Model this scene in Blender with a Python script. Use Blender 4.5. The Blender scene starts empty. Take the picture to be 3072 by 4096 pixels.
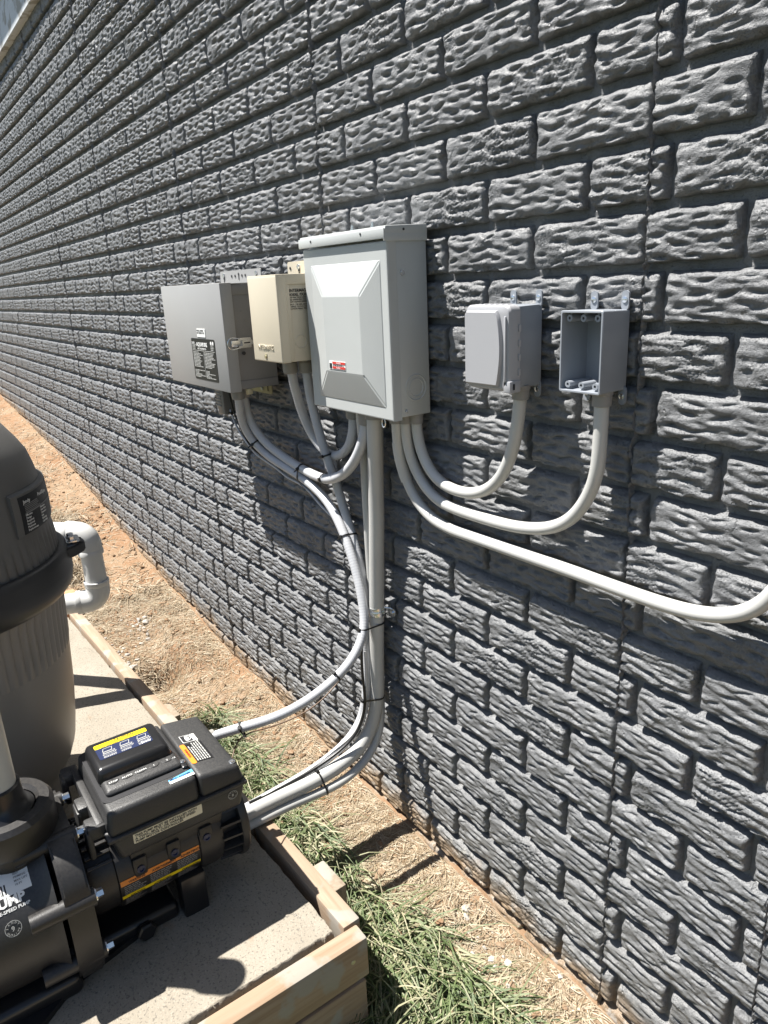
import bpy, bmesh, math, random
import numpy as np
from mathutils import Vector, Matrix

random.seed(7)
rng = np.random.default_rng(11)
S = bpy.context.scene
COL = S.collection
rad = math.radians

# ------------------------------------------------------------------ camera, light, exposure
cam = bpy.data.cameras.new('camera')
cam_ob = bpy.data.objects.new('camera', cam)
COL.objects.link(cam_ob)
CR = ((0.57933550, 0.81376014, -0.04652758),
      (0.22325025, -0.21331927, -0.95113312),
      (-0.78391945, 0.54063789, -0.30525558))
CP = (2.04551822, -0.869218077, -0.147407219)
cam_ob.matrix_world = Matrix(((CR[0][0], -CR[1][0], -CR[2][0], CP[0]),
                              (CR[0][1], -CR[1][1], -CR[2][1], CP[1]),
                              (CR[0][2], -CR[1][2], -CR[2][2], CP[2]),
                              (0, 0, 0, 1)))
cam.sensor_fit = 'VERTICAL'
cam.sensor_height = 36.0
cam.lens = 25.356
cam.clip_start = 0.01
cam.clip_end = 500
S.camera = cam_ob

SUN = Vector((0.97, 1.0, -2.95)).normalized()          # the way the light travels
sun = bpy.data.lights.new('sun', 'SUN')
sun.energy = 5.0
sun.angle = rad(0.5)
sun.color = (1.0, 0.965, 0.91)
sun_ob = bpy.data.objects.new('sun', sun)
sun_ob.rotation_euler = SUN.to_track_quat('-Z', 'Y').to_euler()
sun_ob.location = (-3, -4, 9)
COL.objects.link(sun_ob)

world = bpy.data.worlds.new('World')
S.world = world
world.use_nodes = True
wn = world.node_tree
sky = wn.nodes.new('ShaderNodeTexSky')
sky.sky_type = 'NISHITA'
sky.sun_disc = False
sky.sun_elevation = math.asin(-SUN.z)
sky.sun_rotation = math.atan2(-SUN.x, -SUN.y)
sky.air_density = 1.0
sky.dust_density = 1.0
wn.nodes['Background'].inputs['Strength'].default_value = 0.05
wn.links.new(sky.outputs[0], wn.nodes['Background'].inputs['Color'])

S.view_settings.view_transform = 'Standard'
S.view_settings.look = 'None'
S.view_settings.gamma = 1.0
S.view_settings.use_curve_mapping = False
S.view_settings.exposure = 1.35

# ------------------------------------------------------------------ helpers: objects
def tag(o, label=None, cat=None, group=None, kind=None):
    if label: o['label'] = label
    if cat: o['category'] = cat
    if group: o['group'] = group
    if kind: o['kind'] = kind
    return o

def thing(name, label, cat, loc, group=None):
    o = bpy.data.objects.new(name, None)
    o.empty_display_size = 0.05
    o.location = loc
    COL.objects.link(o)
    return tag(o, label, cat, group)

def root_loc(o):
    while o.parent: o = o.parent
    return Vector(o.location)

def part(name, bm, m, parent=None, label=None, loc=None, smooth=True, ang=32):
    org = root_loc(parent) if parent else Vector(loc or (0, 0, 0))
    me = bpy.data.meshes.new(name)
    bmesh.ops.recalc_face_normals(bm, faces=bm.faces[:])
    bmesh.ops.translate(bm, verts=bm.verts[:], vec=-org)
    bm.to_mesh(me); bm.free()
    me.materials.append(m)
    if smooth:
        me.polygons.foreach_set('use_smooth', [True] * len(me.polygons))
        me.set_sharp_from_angle(angle=rad(ang))
    o = bpy.data.objects.new(name, me)
    COL.objects.link(o)
    if parent: o.parent = parent
    else: o.location = org
    if label: o['label'] = label
    return o

def mesh_np(name, V, F, m, parent=None, loc=(0, 0, 0), smooth=True):
    """V (n,3), F (k,4) or (k,3) arrays -> object"""
    me = mesh_data(name, V, F, m, smooth)
    o = bpy.data.objects.new(name, me)
    COL.objects.link(o)
    if parent: o.parent = parent
    o.location = loc
    return o

def mesh_data(name, V, F, m, smooth=True):
    me = bpy.data.meshes.new(name)
    V = np.asarray(V, np.float32); F = np.asarray(F, np.int32)
    k = F.shape[1]
    me.vertices.add(len(V)); me.vertices.foreach_set('co', V.ravel())
    me.loops.add(F.size); me.loops.foreach_set('vertex_index', F.ravel())
    me.polygons.add(len(F))
    me.polygons.foreach_set('loop_start', np.arange(0, F.size, k, dtype=np.int32))
    me.polygons.foreach_set('loop_total', np.full(len(F), k, np.int32))
    me.update(calc_edges=True)
    me.polygons.foreach_set('use_smooth', np.full(len(F), smooth))
    me.materials.append(m)
    return me

def text(body, size, org, ux, uy, m, parent, name='lettering', align='LEFT', bold=0.0, sx=1.0, space=1.0, line=1.0, ext=0.00015):
    cu = bpy.data.curves.new(name, 'FONT')
    cu.body = body; cu.size = size; cu.align_x = align; cu.offset = bold * size
    cu.space_character = space; cu.space_line = line
    cu.extrude = ext; cu.resolution_u = 2
    cu.materials.append(m)
    tmp = bpy.data.objects.new('tmp', cu)
    me = bpy.data.meshes.new_from_object(tmp); me.name = name
    bpy.data.objects.remove(tmp); bpy.data.curves.remove(cu)
    if not me.materials: me.materials.append(m)
    o = bpy.data.objects.new(name, me)
    ux = Vector(ux).normalized(); uy = Vector(uy); uy = (uy - uy.dot(ux) * ux).normalized(); n = ux.cross(uy)
    p = Vector(org) - root_loc(parent) + n * 0.0004
    o.matrix_local = Matrix(((ux.x * sx, uy.x, n.x, p.x), (ux.y * sx, uy.y, n.y, p.y), (ux.z * sx, uy.z, n.z, p.z), (0, 0, 0, 1)))
    o.parent = parent
    COL.objects.link(o)
    return o

# ------------------------------------------------------------------ helpers: geometry
def NB(): return bmesh.new()

def _merge(bm, tmp, M=None):
    if M is not None: bmesh.ops.transform(tmp, matrix=M, verts=tmp.verts[:])
    mp = [bm.verts.new(v.co) for v in tmp.verts]
    tmp.verts.index_update()
    for f in tmp.faces:
        try: bm.faces.new([mp[v.index] for v in f.verts])
        except ValueError: pass
    tmp.free()

def bx(bm, lo, hi, bev=0.0, seg=2, M=None):
    t = bmesh.new()
    bmesh.ops.create_cube(t, size=1)
    c = [(a + b) / 2 for a, b in zip(lo, hi)]; s = [abs(b - a) for a, b in zip(lo, hi)]
    for v in t.verts: v.co = Vector((c[0] + v.co.x * s[0], c[1] + v.co.y * s[1], c[2] + v.co.z * s[2]))
    if bev > 0:
        bmesh.ops.bevel(t, geom=t.edges[:], offset=min(bev, min(s) * 0.49), segments=seg, profile=0.5, affect='EDGES')
    _merge(bm, t, M)

def hexa(bm, bot, top, bev=0.0, seg=2):
    """box from 4 bottom + 4 top corners"""
    t = bmesh.new()
    v = [t.verts.new(p) for p in list(bot) + list(top)]
    for f in ((3, 2, 1, 0), (4, 5, 6, 7), (0, 1, 5, 4), (1, 2, 6, 5), (2, 3, 7, 6), (3, 0, 4, 7)):
        t.faces.new([v[i] for i in f])
    if bev: bmesh.ops.bevel(t, geom=t.edges[:], offset=bev, segments=seg, profile=0.5, affect='EDGES')
    _merge(bm, t)

def basis(d):
    d = Vector(d).normalized()
    a = Vector((0, 0, 1)) if abs(d.z) < 0.9 else Vector((1, 0, 0))
    u = d.cross(a).normalized(); return u, d.cross(u).normalized(), d

def cyl(bm, p0, p1, r0, r1=None, n=24, cap=True, rot=0.0):
    r1 = r0 if r1 is None else r1
    p0, p1 = Vector(p0), Vector(p1); u, w, d = basis(p1 - p0)
    A = []; B = []
    for i in range(n):
        a = 2 * math.pi * i / n + rot
        e = u * math.cos(a) + w * math.sin(a)
        A.append(bm.verts.new(p0 + e * r0)); B.append(bm.verts.new(p1 + e * r1))
    for i in range(n):
        j = (i + 1) % n
        bm.faces.new((A[i], A[j], B[j], B[i]))
    if cap: bm.faces.new(A[::-1]); bm.faces.new(B)

def lathe(bm, prof, org, axis=(0, 0, 1), n=32, closed=False, rf=None):
    """prof: list of (r, h)"""
    u, w, d = basis(axis); org = Vector(org); rings = []
    for r, h in prof:
        if r < 1e-6: rings.append([bm.verts.new(org + d * h)]); continue
        ring = []
        for i in range(n):
            a = 2 * math.pi * i / n
            rr = r if rf is None else rf(r, h, a)
            ring.append(bm.verts.new(org + d * h + (u * math.cos(a) + w * math.sin(a)) * rr))
        rings.append(ring)
    prs = list(zip(rings, rings[1:])) + ([(rings[-1], rings[0])] if closed else [])
    for A, B in prs:
        for i in range(n):
            j = (i + 1) % n
            if len(A) == 1 and len(B) == 1: continue
            if len(A) == 1: bm.faces.new((A[0], B[j], B[i]))
            elif len(B) == 1: bm.faces.new((A[i], A[j], B[0]))
            else: bm.faces.new((A[i], A[j], B[j], B[i]))

def smooth_path(pts, step=0.008, relax=3):
    P = np.array(pts, float)
    d = np.r_[0, np.cumsum(np.linalg.norm(np.diff(P, axis=0), axis=1))]
    out = []
    n = max(4, int(d[-1] / step))
    t = np.linspace(0, d[-1], n)
    # Catmull-Rom (non-uniform, by finite differences)
    m = np.gradient(P, d, axis=0)
    for x in t:
        k = min(max(np.searchsorted(d, x) - 1, 0), len(d) - 2)
        h = d[k + 1] - d[k]; s = (x - d[k]) / h
        out.append((2*s**3-3*s**2+1)*P[k] + (s**3-2*s**2+s)*h*m[k] + (-2*s**3+3*s**2)*P[k+1] + (s**3-s**2)*h*m[k+1])
    Q = np.array(out)
    w = max(1, int(0.02 / step))
    for _ in range(relax):
        c = Q.copy()
        for k in range(w, len(Q) - w): c[k] = Q[k - w:k + w + 1].mean(0)
        Q = c
    return Q

def tube(bm, pts, r, n=12, cap=True, rf=None):
    P = [Vector(p) for p in pts]
    T = [(P[min(i + 1, len(P) - 1)] - P[max(i - 1, 0)]).normalized() for i in range(len(P))]
    u, _, _ = basis(T[0]); rings = []; L = 0
    for i, p in enumerate(P):
        u = (u - u.dot(T[i]) * T[i]).normalized(); w = T[i].cross(u)
        if i: L += (p - P[i - 1]).length
        rr = r if rf is None else rf(r, L)
        rings.append([bm.verts.new(p + (u * math.cos(2*math.pi*k/n) + w * math.sin(2*math.pi*k/n)) * rr) for k in range(n)])
    for A, B in zip(rings, rings[1:]):
        for k in range(n): bm.faces.new((A[k], A[(k+1) % n], B[(k+1) % n], B[k]))
    if cap: bm.faces.new(rings[0][::-1]); bm.faces.new(rings[-1])

def prism(bm, poly, org, ux, uy, th):
    """polygon in (ux,uy) plane at org, extruded th along ux x uy"""
    org, ux, uy = Vector(org), Vector(ux).normalized(), Vector(uy).normalized(); n = ux.cross(uy)
    A = [bm.verts.new(org + ux * a + uy * b) for a, b in poly]
    B = [bm.verts.new(v.co + n * th) for v in A]
    bm.faces.new(A[::-1]); bm.faces.new(B)
    for i in range(len(A)):
        j = (i + 1) % len(A); bm.faces.new((A[i], A[j], B[j], B[i]))

def rrect(w, h, r, n=5, x0=0, y0=0):
    out = []
    for cx, cy, a0 in ((w - r, r, -90), (w - r, h - r, 0), (r, h - r, 90), (r, r, 180)):
        for k in range(n + 1):
            a = rad(a0 + 90 * k / n); out.append((x0 + cx + r * math.cos(a), y0 + cy + r * math.sin(a)))
    return out

def circ(r, n=20, x0=0, y0=0): return [(x0 + r*math.cos(2*math.pi*k/n), y0 + r*math.sin(2*math.pi*k/n)) for k in range(n)]

def hull2(pts):
    pts = sorted(set(pts))
    def half(p):
        h = []
        for q in p:
            while len(h) > 1 and (h[-1][0]-h[-2][0])*(q[1]-h[-2][1]) - (h[-1][1]-h[-2][1])*(q[0]-h[-2][0]) <= 0: h.pop()
            h.append(q)
        return h[:-1]
    return half(pts) + half(pts[::-1])

# ------------------------------------------------------------------ materials
def mat(name, c, rough=0.5, metal=0.0, var=0.0, vscale=20.0, bump=0.0, bscale=200.0, spec=0.5, c2=None, mix=(0.45, 0.6), dust=None):
    m = bpy.data.materials.new(name); m.use_nodes = True
    nt = m.node_tree; N = nt.nodes; L = nt.links; b = N['Principled BSDF']
    b.inputs['Base Color'].default_value = (*c, 1); b.inputs['Roughness'].default_value = rough
    b.inputs['Metallic'].default_value = metal; b.inputs['Specular IOR Level'].default_value = spec
    geo = N.new('ShaderNodeNewGeometry'); col = None
    if var or c2:
        nz = N.new('ShaderNodeTexNoise'); nz.inputs['Scale'].default_value = vscale; nz.inputs['Detail'].default_value = 6
        L.new(geo.outputs['Position'], nz.inputs['Vector'])
        mx = N.new('ShaderNodeMix'); mx.data_type = 'RGBA'
        mp = N.new('ShaderNodeMapRange'); mp.inputs[1].default_value = mix[0] if c2 else 0.25; mp.inputs[2].default_value = mix[1] if c2 else 0.75
        L.new(nz.outputs['Fac'], mp.inputs[0]); L.new(mp.outputs[0], mx.inputs['Factor'])
        a = c if c2 else tuple(x * (1 - var) for x in c); d = c2 if c2 else tuple(min(1, x * (1 + var)) for x in c)
        mx.inputs['A'].default_value = (*a, 1); mx.inputs['B'].default_value = (*d, 1)
        col = mx.outputs['Result']; L.new(col, b.inputs['Base Color'])
    if dust:                                                      # pale dust lying on upward faces
        nd = N.new('ShaderNodeTexNoise'); nd.inputs['Scale'].default_value = 240; nd.inputs['Detail'].default_value = 8
        L.new(geo.outputs['Position'], nd.inputs['Vector'])
        sx = N.new('ShaderNodeSeparateXYZ'); L.new(geo.outputs['Normal'], sx.inputs[0])
        ml = N.new('ShaderNodeMath'); ml.operation = 'MULTIPLY'; ml.use_clamp = True
        m2 = N.new('ShaderNodeMapRange'); m2.inputs[1].default_value = 0.35; m2.inputs[2].default_value = 0.75; m2.inputs[4].default_value = dust[1]
        L.new(nd.outputs['Fac'], m2.inputs[0]); L.new(m2.outputs[0], ml.inputs[0]); L.new(sx.outputs['Z'], ml.inputs[1])
        mx = N.new('ShaderNodeMix'); mx.data_type = 'RGBA'; L.new(ml.outputs[0], mx.inputs['Factor'])
        if col: L.new(col, mx.inputs['A'])
        else: mx.inputs['A'].default_value = (*c, 1)
        mx.inputs['B'].default_value = (*dust[0], 1); L.new(mx.outputs['Result'], b.inputs['Base Color'])
    if bump:
        nb = N.new('ShaderNodeTexNoise'); nb.inputs['Scale'].default_value = bscale; nb.inputs['Detail'].default_value = 4
        L.new(geo.outputs['Position'], nb.inputs['Vector'])
        bp = N.new('ShaderNodeBump'); bp.inputs['Strength'].default_value = bump; bp.inputs['Distance'].default_value = 0.002
        L.new(nb.outputs['Fac'], bp.inputs['Height']); L.new(bp.outputs['Normal'], b.inputs['Normal'])
    return m

GX = [-40, -8, -4.86, -2.7, -1.137, -0.1, 0.6, 1.3, 3, 12]
GZ = [-0.3, -0.72, -0.92, -1.10, -1.335, -1.435, -1.455, -1.475, -1.50, -1.55]

def wall_mat():
    m = bpy.data.materials.new('dark_grey_wall_paint'); m.use_nodes = True
    nt = m.node_tree; N = nt.nodes; L = nt.links; b = N['Principled BSDF']
    geo = N.new('ShaderNodeNewGeometry'); P = geo.outputs['Position']
    def noise(s, d=5, r=0.55):
        n = N.new('ShaderNodeTexNoise'); n.inputs['Scale'].default_value = s; n.inputs['Detail'].default_value = d; n.inputs['Roughness'].default_value = r
        L.new(P, n.inputs['Vector']); return n.outputs['Fac']
    def mr(i, a, c, lo=0, hi=1):
        n = N.new('ShaderNodeMapRange'); n.inputs[1].default_value = a; n.inputs[2].default_value = c; n.inputs[3].default_value = lo; n.inputs[4].default_value = hi
        L.new(i, n.inputs[0]); return n.outputs[0]
    def mix(f, a, c):
        n = N.new('ShaderNodeMix'); n.data_type = 'RGBA'; L.new(f, n.inputs['Factor'])
        for k, v in (('A', a), ('B', c)):
            if isinstance(v, tuple): n.inputs[k].default_value = (*v, 1)
            else: L.new(v, n.inputs[k])
        return n.outputs['Result']
    def mth(op, a, c):
        n = N.new('ShaderNodeMath'); n.operation = op
        for k, v in enumerate((a, c)):
            if isinstance(v, (int, float)): n.inputs[k].default_value = v
            else: L.new(v, n.inputs[k])
        return n.outputs[0]
    c = mix(mr(noise(9, 7, .62), 0.3, 0.7), (0.120, 0.123, 0.128), (0.178, 0.181, 0.185))
    c = mix(mr(noise(260, 3), 0.60, 0.72, 0, 0.5), c, (0.19, 0.19, 0.185))       # thin paint on rough grains
    c = mix(mr(noise(420, 2), 0.68, 0.74, 0, 0.8), c, (0.02, 0.021, 0.024))      # pin holes
    # height above the ground line along the wall
    sp = N.new('ShaderNodeSeparateXYZ'); L.new(P, sp.inputs[0])
    rp = N.new('ShaderNodeValToRGB'); x01 = mr(sp.outputs['X'], -8, 3)
    L.new(x01, rp.inputs[0]); el = rp.color_ramp.elements
    xs = [x for x in GX if -8 <= x <= 3]
    while len(el) < len(xs): el.new(0.5)
    for e, x in zip(el, xs):
        z = np.interp(x, GX, GZ); e.position = (x + 8) / 11; v = (z + 2) / 2; e.color = (v, v, v, 1)
    gz = mth('SUBTRACT', mth('MULTIPLY', rp.outputs[0], 2.0), 2.0)
    hgt = mth('SUBTRACT', sp.outputs['Z'], gz)
    nd = mth('MULTIPLY', mth('SUBTRACT', noise(9, 6), 0.5), 0.16)
    hn = mth('ADD', hgt, nd)
    c = mix(mr(hn, 0.36, 0.02, 0, 0.35), c, (0.17, 0.16, 0.14))                   # dusty lower courses
    c = mix(mr(hn, 0.085, 0.035, 0, 0.92), c, (0.22, 0.155, 0.095))                   # splashed clay and bare footing
    c = mix(mr(mth('MULTIPLY', mr(noise(34, 7, .7), 0.5, 0.62), mr(hn, 0.2, 0.09)), 0.35, 0.8, 0, 0.55), c, (0.30, 0.29, 0.265))
    L.new(c, b.inputs['Base Color'])
    L.new(mr(noise(30, 3), 0.3, 0.7, 0.42, 0.58), b.inputs['Roughness'])
    b.inputs['Specular IOR Level'].default_value = 0.5
    mp = N.new('ShaderNodeMapping'); mp.inputs['Scale'].default_value = (30, 30, 150); L.new(P, mp.inputs['Vector'])
    st = N.new('ShaderNodeTexNoise'); st.inputs['Scale'].default_value = 1.0; st.inputs['Detail'].default_value = 5; L.new(mp.outputs[0], st.inputs['Vector'])
    hgt2 = mth('ADD', mth('ADD', mth('MULTIPLY', noise(150, 6, .65), 0.8), mth('MULTIPLY', st.outputs['Fac'], 0.6)), mth('MULTIPLY', mr(noise(520, 2), 0.30, 0.42), 0.5))
    vo = N.new('ShaderNodeTexVoronoi'); vo.inputs['Scale'].default_value = 95; L.new(P, vo.inputs['Vector'])
    pit = mth('MULTIPLY', mr(vo.outputs['Distance'], 0.10, 0.24), 1.0)
    pm = mr(noise(22, 3), 0.52, 0.62)                                             # pits gather in patches
    hgt2 = mth('ADD', hgt2, mth('MULTIPLY', mth('MULTIPLY', pit, pm), 0.9))
    bp = N.new('ShaderNodeBump'); bp.inputs['Strength'].default_value = 0.85; bp.inputs['Distance'].default_value = 0.003
    L.new(hgt2, bp.inputs['Height']); L.new(bp.outputs['Normal'], b.inputs['Normal'])
    return m

def ground_mat():
    m = bpy.data.materials.new('clay_soil'); m.use_nodes = True
    nt = m.node_tree; N = nt.nodes; L = nt.links; b = N['Principled BSDF']
    P = N.new('ShaderNodeNewGeometry').outputs['Position']
    def noise(s, d=6, r=0.6):
        n = N.new('ShaderNodeTexNoise'); n.inputs['Scale'].default_value = s; n.inputs['Detail'].default_value = d; n.inputs['Roughness'].default_value = r
        L.new(P, n.inputs['Vector']); return n.outputs['Fac']
    def mr(i, a, c, lo=0, hi=1):
        n = N.new('ShaderNodeMapRange'); n.inputs[1].default_value = a; n.inputs[2].default_value = c; n.inputs[3].default_value = lo; n.inputs[4].default_value = hi
        L.new(i, n.inputs[0]); return n.outputs[0]
    def mix(f, a, c):
        n = N.new('ShaderNodeMix'); n.data_type = 'RGBA'; L.new(f, n.inputs['Factor'])
        for k, v in (('A', a), ('B', c)):
            if isinstance(v, tuple): n.inputs[k].default_value = (*v, 1)
            else: L.new(v, n.inputs[k])
        return n.outputs['Result']
    c = mix(mr(noise(5), 0.38, 0.62), (0.24, 0.140, 0.078), (0.27, 0.190, 0.122))
    c = mix(mr(noise(60), 0.5, 0.72, 0, 0.8), c, (0.31, 0.25, 0.185))
    c = mix(mr(noise(28), 0.36, 0.28, 0, 0.7), c, (0.12, 0.065, 0.035))
    c = mix(mr(noise(240, 3), 0.62, 0.72, 0, 0.7), c, (0.38, 0.34, 0.29))
    sp = N.new('ShaderNodeSeparateXYZ'); L.new(P, sp.inputs[0])                  # unseen yard beyond, a grass tone darkened to cut light bounced onto the wall
    ad = N.new('ShaderNodeMath'); ad.operation = 'ADD'; L.new(sp.outputs['Y'], ad.inputs[0]); L.new(mr(noise(3), 0.2, 0.8, -0.25, 0.25), ad.inputs[1])
    c = mix(mr(ad.outputs[0], -0.85, -1.15), c, (0.045, 0.052, 0.030))
    L.new(c, b.inputs['Base Color']); b.inputs['Roughness'].default_value = 0.95; b.inputs['Specular IOR Level'].default_value = 0.1
    bp = N.new('ShaderNodeBump'); bp.inputs['Strength'].default_value = 0.9; bp.inputs['Distance'].default_value = 0.008
    L.new(noise(70, 8, .7), bp.inputs['Height']); L.new(bp.outputs['Normal'], b.inputs['Normal'])
    return m

def blade_mat(name, c1, c2, c3, trans=0.0):
    m = bpy.data.materials.new(name); m.use_nodes = True
    nt = m.node_tree; N = nt.nodes; L = nt.links; b = N['Principled BSDF']
    g = N.new('ShaderNodeNewGeometry'); rp = N.new('ShaderNodeValToRGB')
    el = rp.color_ramp.elements; el[0].color = (*c1, 1); el[1].color = (*c3, 1); e = el.new(0.5); e.color = (*c2, 1)
    L.new(g.outputs['Random Per Island'], rp.inputs[0]); L.new(rp.outputs[0], b.inputs['Base Color'])
    b.inputs['Roughness'].default_value = 0.55; b.inputs['Specular IOR Level'].default_value = 0.4
    if trans:
        t = N.new('ShaderNodeBsdfTranslucent'); L.new(rp.outputs[0], t.inputs['Color'])
        ms = N.new('ShaderNodeMixShader'); ms.inputs[0].default_value = trans
        L.new(b.outputs[0], ms.inputs[1]); L.new(t.outputs[0], ms.inputs[2]); L.new(ms.outputs[0], N['Material Output'].inputs['Surface'])
    return m

def wood_mat(name, c1, c2, along='X'):
    m = bpy.data.materials.new(name); m.use_nodes = True
    nt = m.node_tree; N = nt.nodes; L = nt.links; b = N['Principled BSDF']
    P = N.new('ShaderNodeNewGeometry').outputs['Position']
    mp = N.new('ShaderNodeMapping'); s = {'X': (3, 60, 60), 'Y': (60, 3, 60), 'Z': (60, 60, 3)}[along]
    mp.inputs['Scale'].default_value = s; L.new(P, mp.inputs['Vector'])
    n = N.new('ShaderNodeTexNoise'); n.inputs['Scale'].default_value = 1.6; n.inputs['Detail'].default_value = 7; n.inputs['Distortion'].default_value = 0.6; L.new(mp.outputs[0], n.inputs['Vector'])
    r = N.new('ShaderNodeMapRange'); r.inputs[1].default_value = 0.3; r.inputs[2].default_value = 0.7; L.new(n.outputs['Fac'], r.inputs[0])
    mx = N.new('ShaderNodeMix'); mx.data_type = 'RGBA'; mx.inputs['A'].default_value = (*c1, 1); mx.inputs['B'].default_value = (*c2, 1); L.new(r.outputs[0], mx.inputs['Factor'])
    n2 = N.new('ShaderNodeTexNoise'); n2.inputs['Scale'].default_value = 14; n2.inputs['Detail'].default_value = 6; L.new(P, n2.inputs['Vector'])
    r2 = N.new('ShaderNodeMapRange'); r2.inputs[1].default_value = 0.53; r2.inputs[2].default_value = 0.60; r2.inputs[4].default_value = 0.8; L.new(n2.outputs['Fac'], r2.inputs[0])
    m2 = N.new('ShaderNodeMix'); m2.data_type = 'RGBA'; m2.inputs['B'].default_value = (0.30, 0.285, 0.25, 1)   # smeared dry cement
    L.new(r2.outputs[0], m2.inputs['Factor']); L.new(mx.outputs['Result'], m2.inputs['A']); L.new(m2.outputs['Result'], b.inputs['Base Color'])
    b.inputs['Roughness'].default_value = 0.75; b.inputs['Specular IOR Level'].default_value = 0.25
    bp = N.new('ShaderNodeBump'); bp.inputs['Strength'].default_value = 0.4; bp.inputs['Distance'].default_value = 0.002
    L.new(n.outputs['Fac'], bp.inputs['Height']); L.new(bp.outputs['Normal'], b.inputs['Normal'])
    return m

def concrete_mat():
    m = bpy.data.materials.new('poured_concrete'); m.use_nodes = True
    nt = m.node_tree; N = nt.nodes; L = nt.links; b = N['Principled BSDF']
    P = N.new('ShaderNodeNewGeometry').outputs['Position']
    def noise(s, d=6, r=0.6):
        n = N.new('ShaderNodeTexNoise'); n.inputs['Scale'].default_value = s; n.inputs['Detail'].default_value = d; n.inputs['Roughness'].default_value = r
        L.new(P, n.inputs['Vector']); return n.outputs['Fac']
    def mr(i, a, c, lo=0, hi=1):
        n = N.new('ShaderNodeMapRange'); n.inputs[1].default_value = a; n.inputs[2].default_value = c; n.inputs[3].default_value = lo; n.inputs[4].default_value = hi
        L.new(i, n.inputs[0]); return n.outputs[0]
    def mix(f, a, c):
        n = N.new('ShaderNodeMix'); n.data_type = 'RGBA'; L.new(f, n.inputs['Factor'])
        for k, v in (('A', a), ('B', c)):
            if isinstance(v, tuple): n.inputs[k].default_value = (*v, 1)
            else: L.new(v, n.inputs[k])
        return n.outputs['Result']
    c = mix(mr(noise(7), 0.3, 0.7), (0.235, 0.208, 0.165), (0.30, 0.268, 0.22))
    c = mix(mr(noise(320, 3), 0.55, 0.75, 0, 0.6), c, (0.38, 0.355, 0.305))
    c = mix(mr(noise(210, 4), 0.44, 0.36, 0, 0.7), c, (0.11, 0.10, 0.085))
    c = mix(mr(noise(75, 4, .7), 0.36, 0.27, 0, 0.75), c, (0.075, 0.075, 0.08))
    c = mix(mr(noise(11, 4), 0.64, 0.76, 0, 0.6), c, (0.26, 0.14, 0.07))          # clay stains
    L.new(c, b.inputs['Base Color']); b.inputs['Roughness'].default_value = 0.9; b.inputs['Specular IOR Level'].default_value = 0.2
    bp = N.new('ShaderNodeBump'); bp.inputs['Strength'].default_value = 0.6; bp.inputs['Distance'].default_value = 0.003
    L.new(noise(230, 5, .7), bp.inputs['Height']); L.new(bp.outputs['Normal'], b.inputs['Normal'])
    return m

M_wall = wall_mat(); M_ground = ground_mat(); M_conc = concrete_mat()
M_panel = mat('light_grey_enamel', (0.43, 0.445, 0.437), 0.38, bump=0.05, bscale=500, var=0.02)
M_door = mat('mid_grey_enamel', (0.30, 0.298, 0.293), 0.45, var=0.03, vscale=9)
M_body = mat('dark_grey_enamel', (0.165, 0.160, 0.155), 0.42, var=0.03)
M_beige = mat('beige_enamel', (0.53, 0.475, 0.37), 0.42, var=0.03, vscale=9, bump=0.04, bscale=700)
M_olive = mat('zinc_bracket', (0.42, 0.38, 0.25), 0.35, metal=0.5)
M_pvcg = mat('grey_plastic_box', (0.25, 0.27, 0.30), 0.34, var=0.04, vscale=30)
M_cover = mat('grey_plastic_cover', (0.33, 0.333, 0.348), 0.45, bump=0.12, bscale=900)
M_pipe = mat('grey_conduit', (0.46, 0.458, 0.44), 0.40, var=0.05, vscale=12)
M_flex = mat('grey_flexible_conduit', (0.44, 0.448, 0.465), 0.42, var=0.06, vscale=40)
M_fit = mat('grey_conduit_fitting', (0.25, 0.24, 0.225), 0.45, var=0.08)
M_white = mat('white_pipe', (0.56, 0.56, 0.545), 0.3, var=0.02, vscale=8)
M_gpipe = mat('dusty_pale_pipe', (0.50, 0.50, 0.48), 0.35, var=0.05)
M_zinc = mat('zinc_plated_steel', (0.70, 0.72, 0.74), 0.25, metal=0.95)
M_black = mat('black_plastic', (0.022, 0.021, 0.021), 0.40, bump=0.12, bscale=900, dust=((0.07, 0.066, 0.06), 0.5))
M_blackm = mat('black_moulding', (0.030, 0.030, 0.031), 0.46, bump=0.30, bscale=520, dust=((0.075, 0.072, 0.066), 0.55))
M_gloss = mat('black_gloss_plastic', (0.014, 0.014, 0.015), 0.28)
M_tie = mat('black_nylon', (0.012, 0.012, 0.012), 0.35)
M_cable = mat('pale_cable', (0.45, 0.46, 0.48), 0.4)
M_brown = mat('brown_cable', (0.12, 0.07, 0.04), 0.5)
M_tank = mat('grey_tank_resin', (0.115, 0.112, 0.107), 0.40, var=0.06, vscale=5, bump=0.06, bscale=600)
M_tank2 = mat('taupe_tank_resin', (0.25, 0.23, 0.205), 0.36, var=0.06, vscale=4, bump=0.06, bscale=600)
M_band = mat('dark_band_resin', (0.03, 0.03, 0.031), 0.38, bump=0.05, bscale=500)
M_siding = wood_mat('pale_siding', (0.55, 0.58, 0.61), (0.62, 0.64, 0.66))
M_wx = wood_mat('pine_along_board', (0.255, 0.18, 0.12), (0.335, 0.26, 0.19), 'X')
M_wy = wood_mat('pine_cross_board', (0.26, 0.182, 0.118), (0.34, 0.258, 0.185), 'Y')
M_wz = wood_mat('pine_stake', (0.23, 0.18, 0.13), (0.30, 0.25, 0.19), 'Z')
M_grass = blade_mat('green_grass', (0.06, 0.095, 0.032), (0.14, 0.18, 0.075), (0.42, 0.38, 0.25), 0.3)
M_straw = blade_mat('dry_grass', (0.19, 0.13, 0.075), (0.30, 0.235, 0.15), (0.40, 0.345, 0.25))
L_black = mat('label_black', (0.012, 0.012, 0.013), 0.4)
L_navy = mat('label_navy', (0.018, 0.026, 0.07), 0.35)
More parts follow.
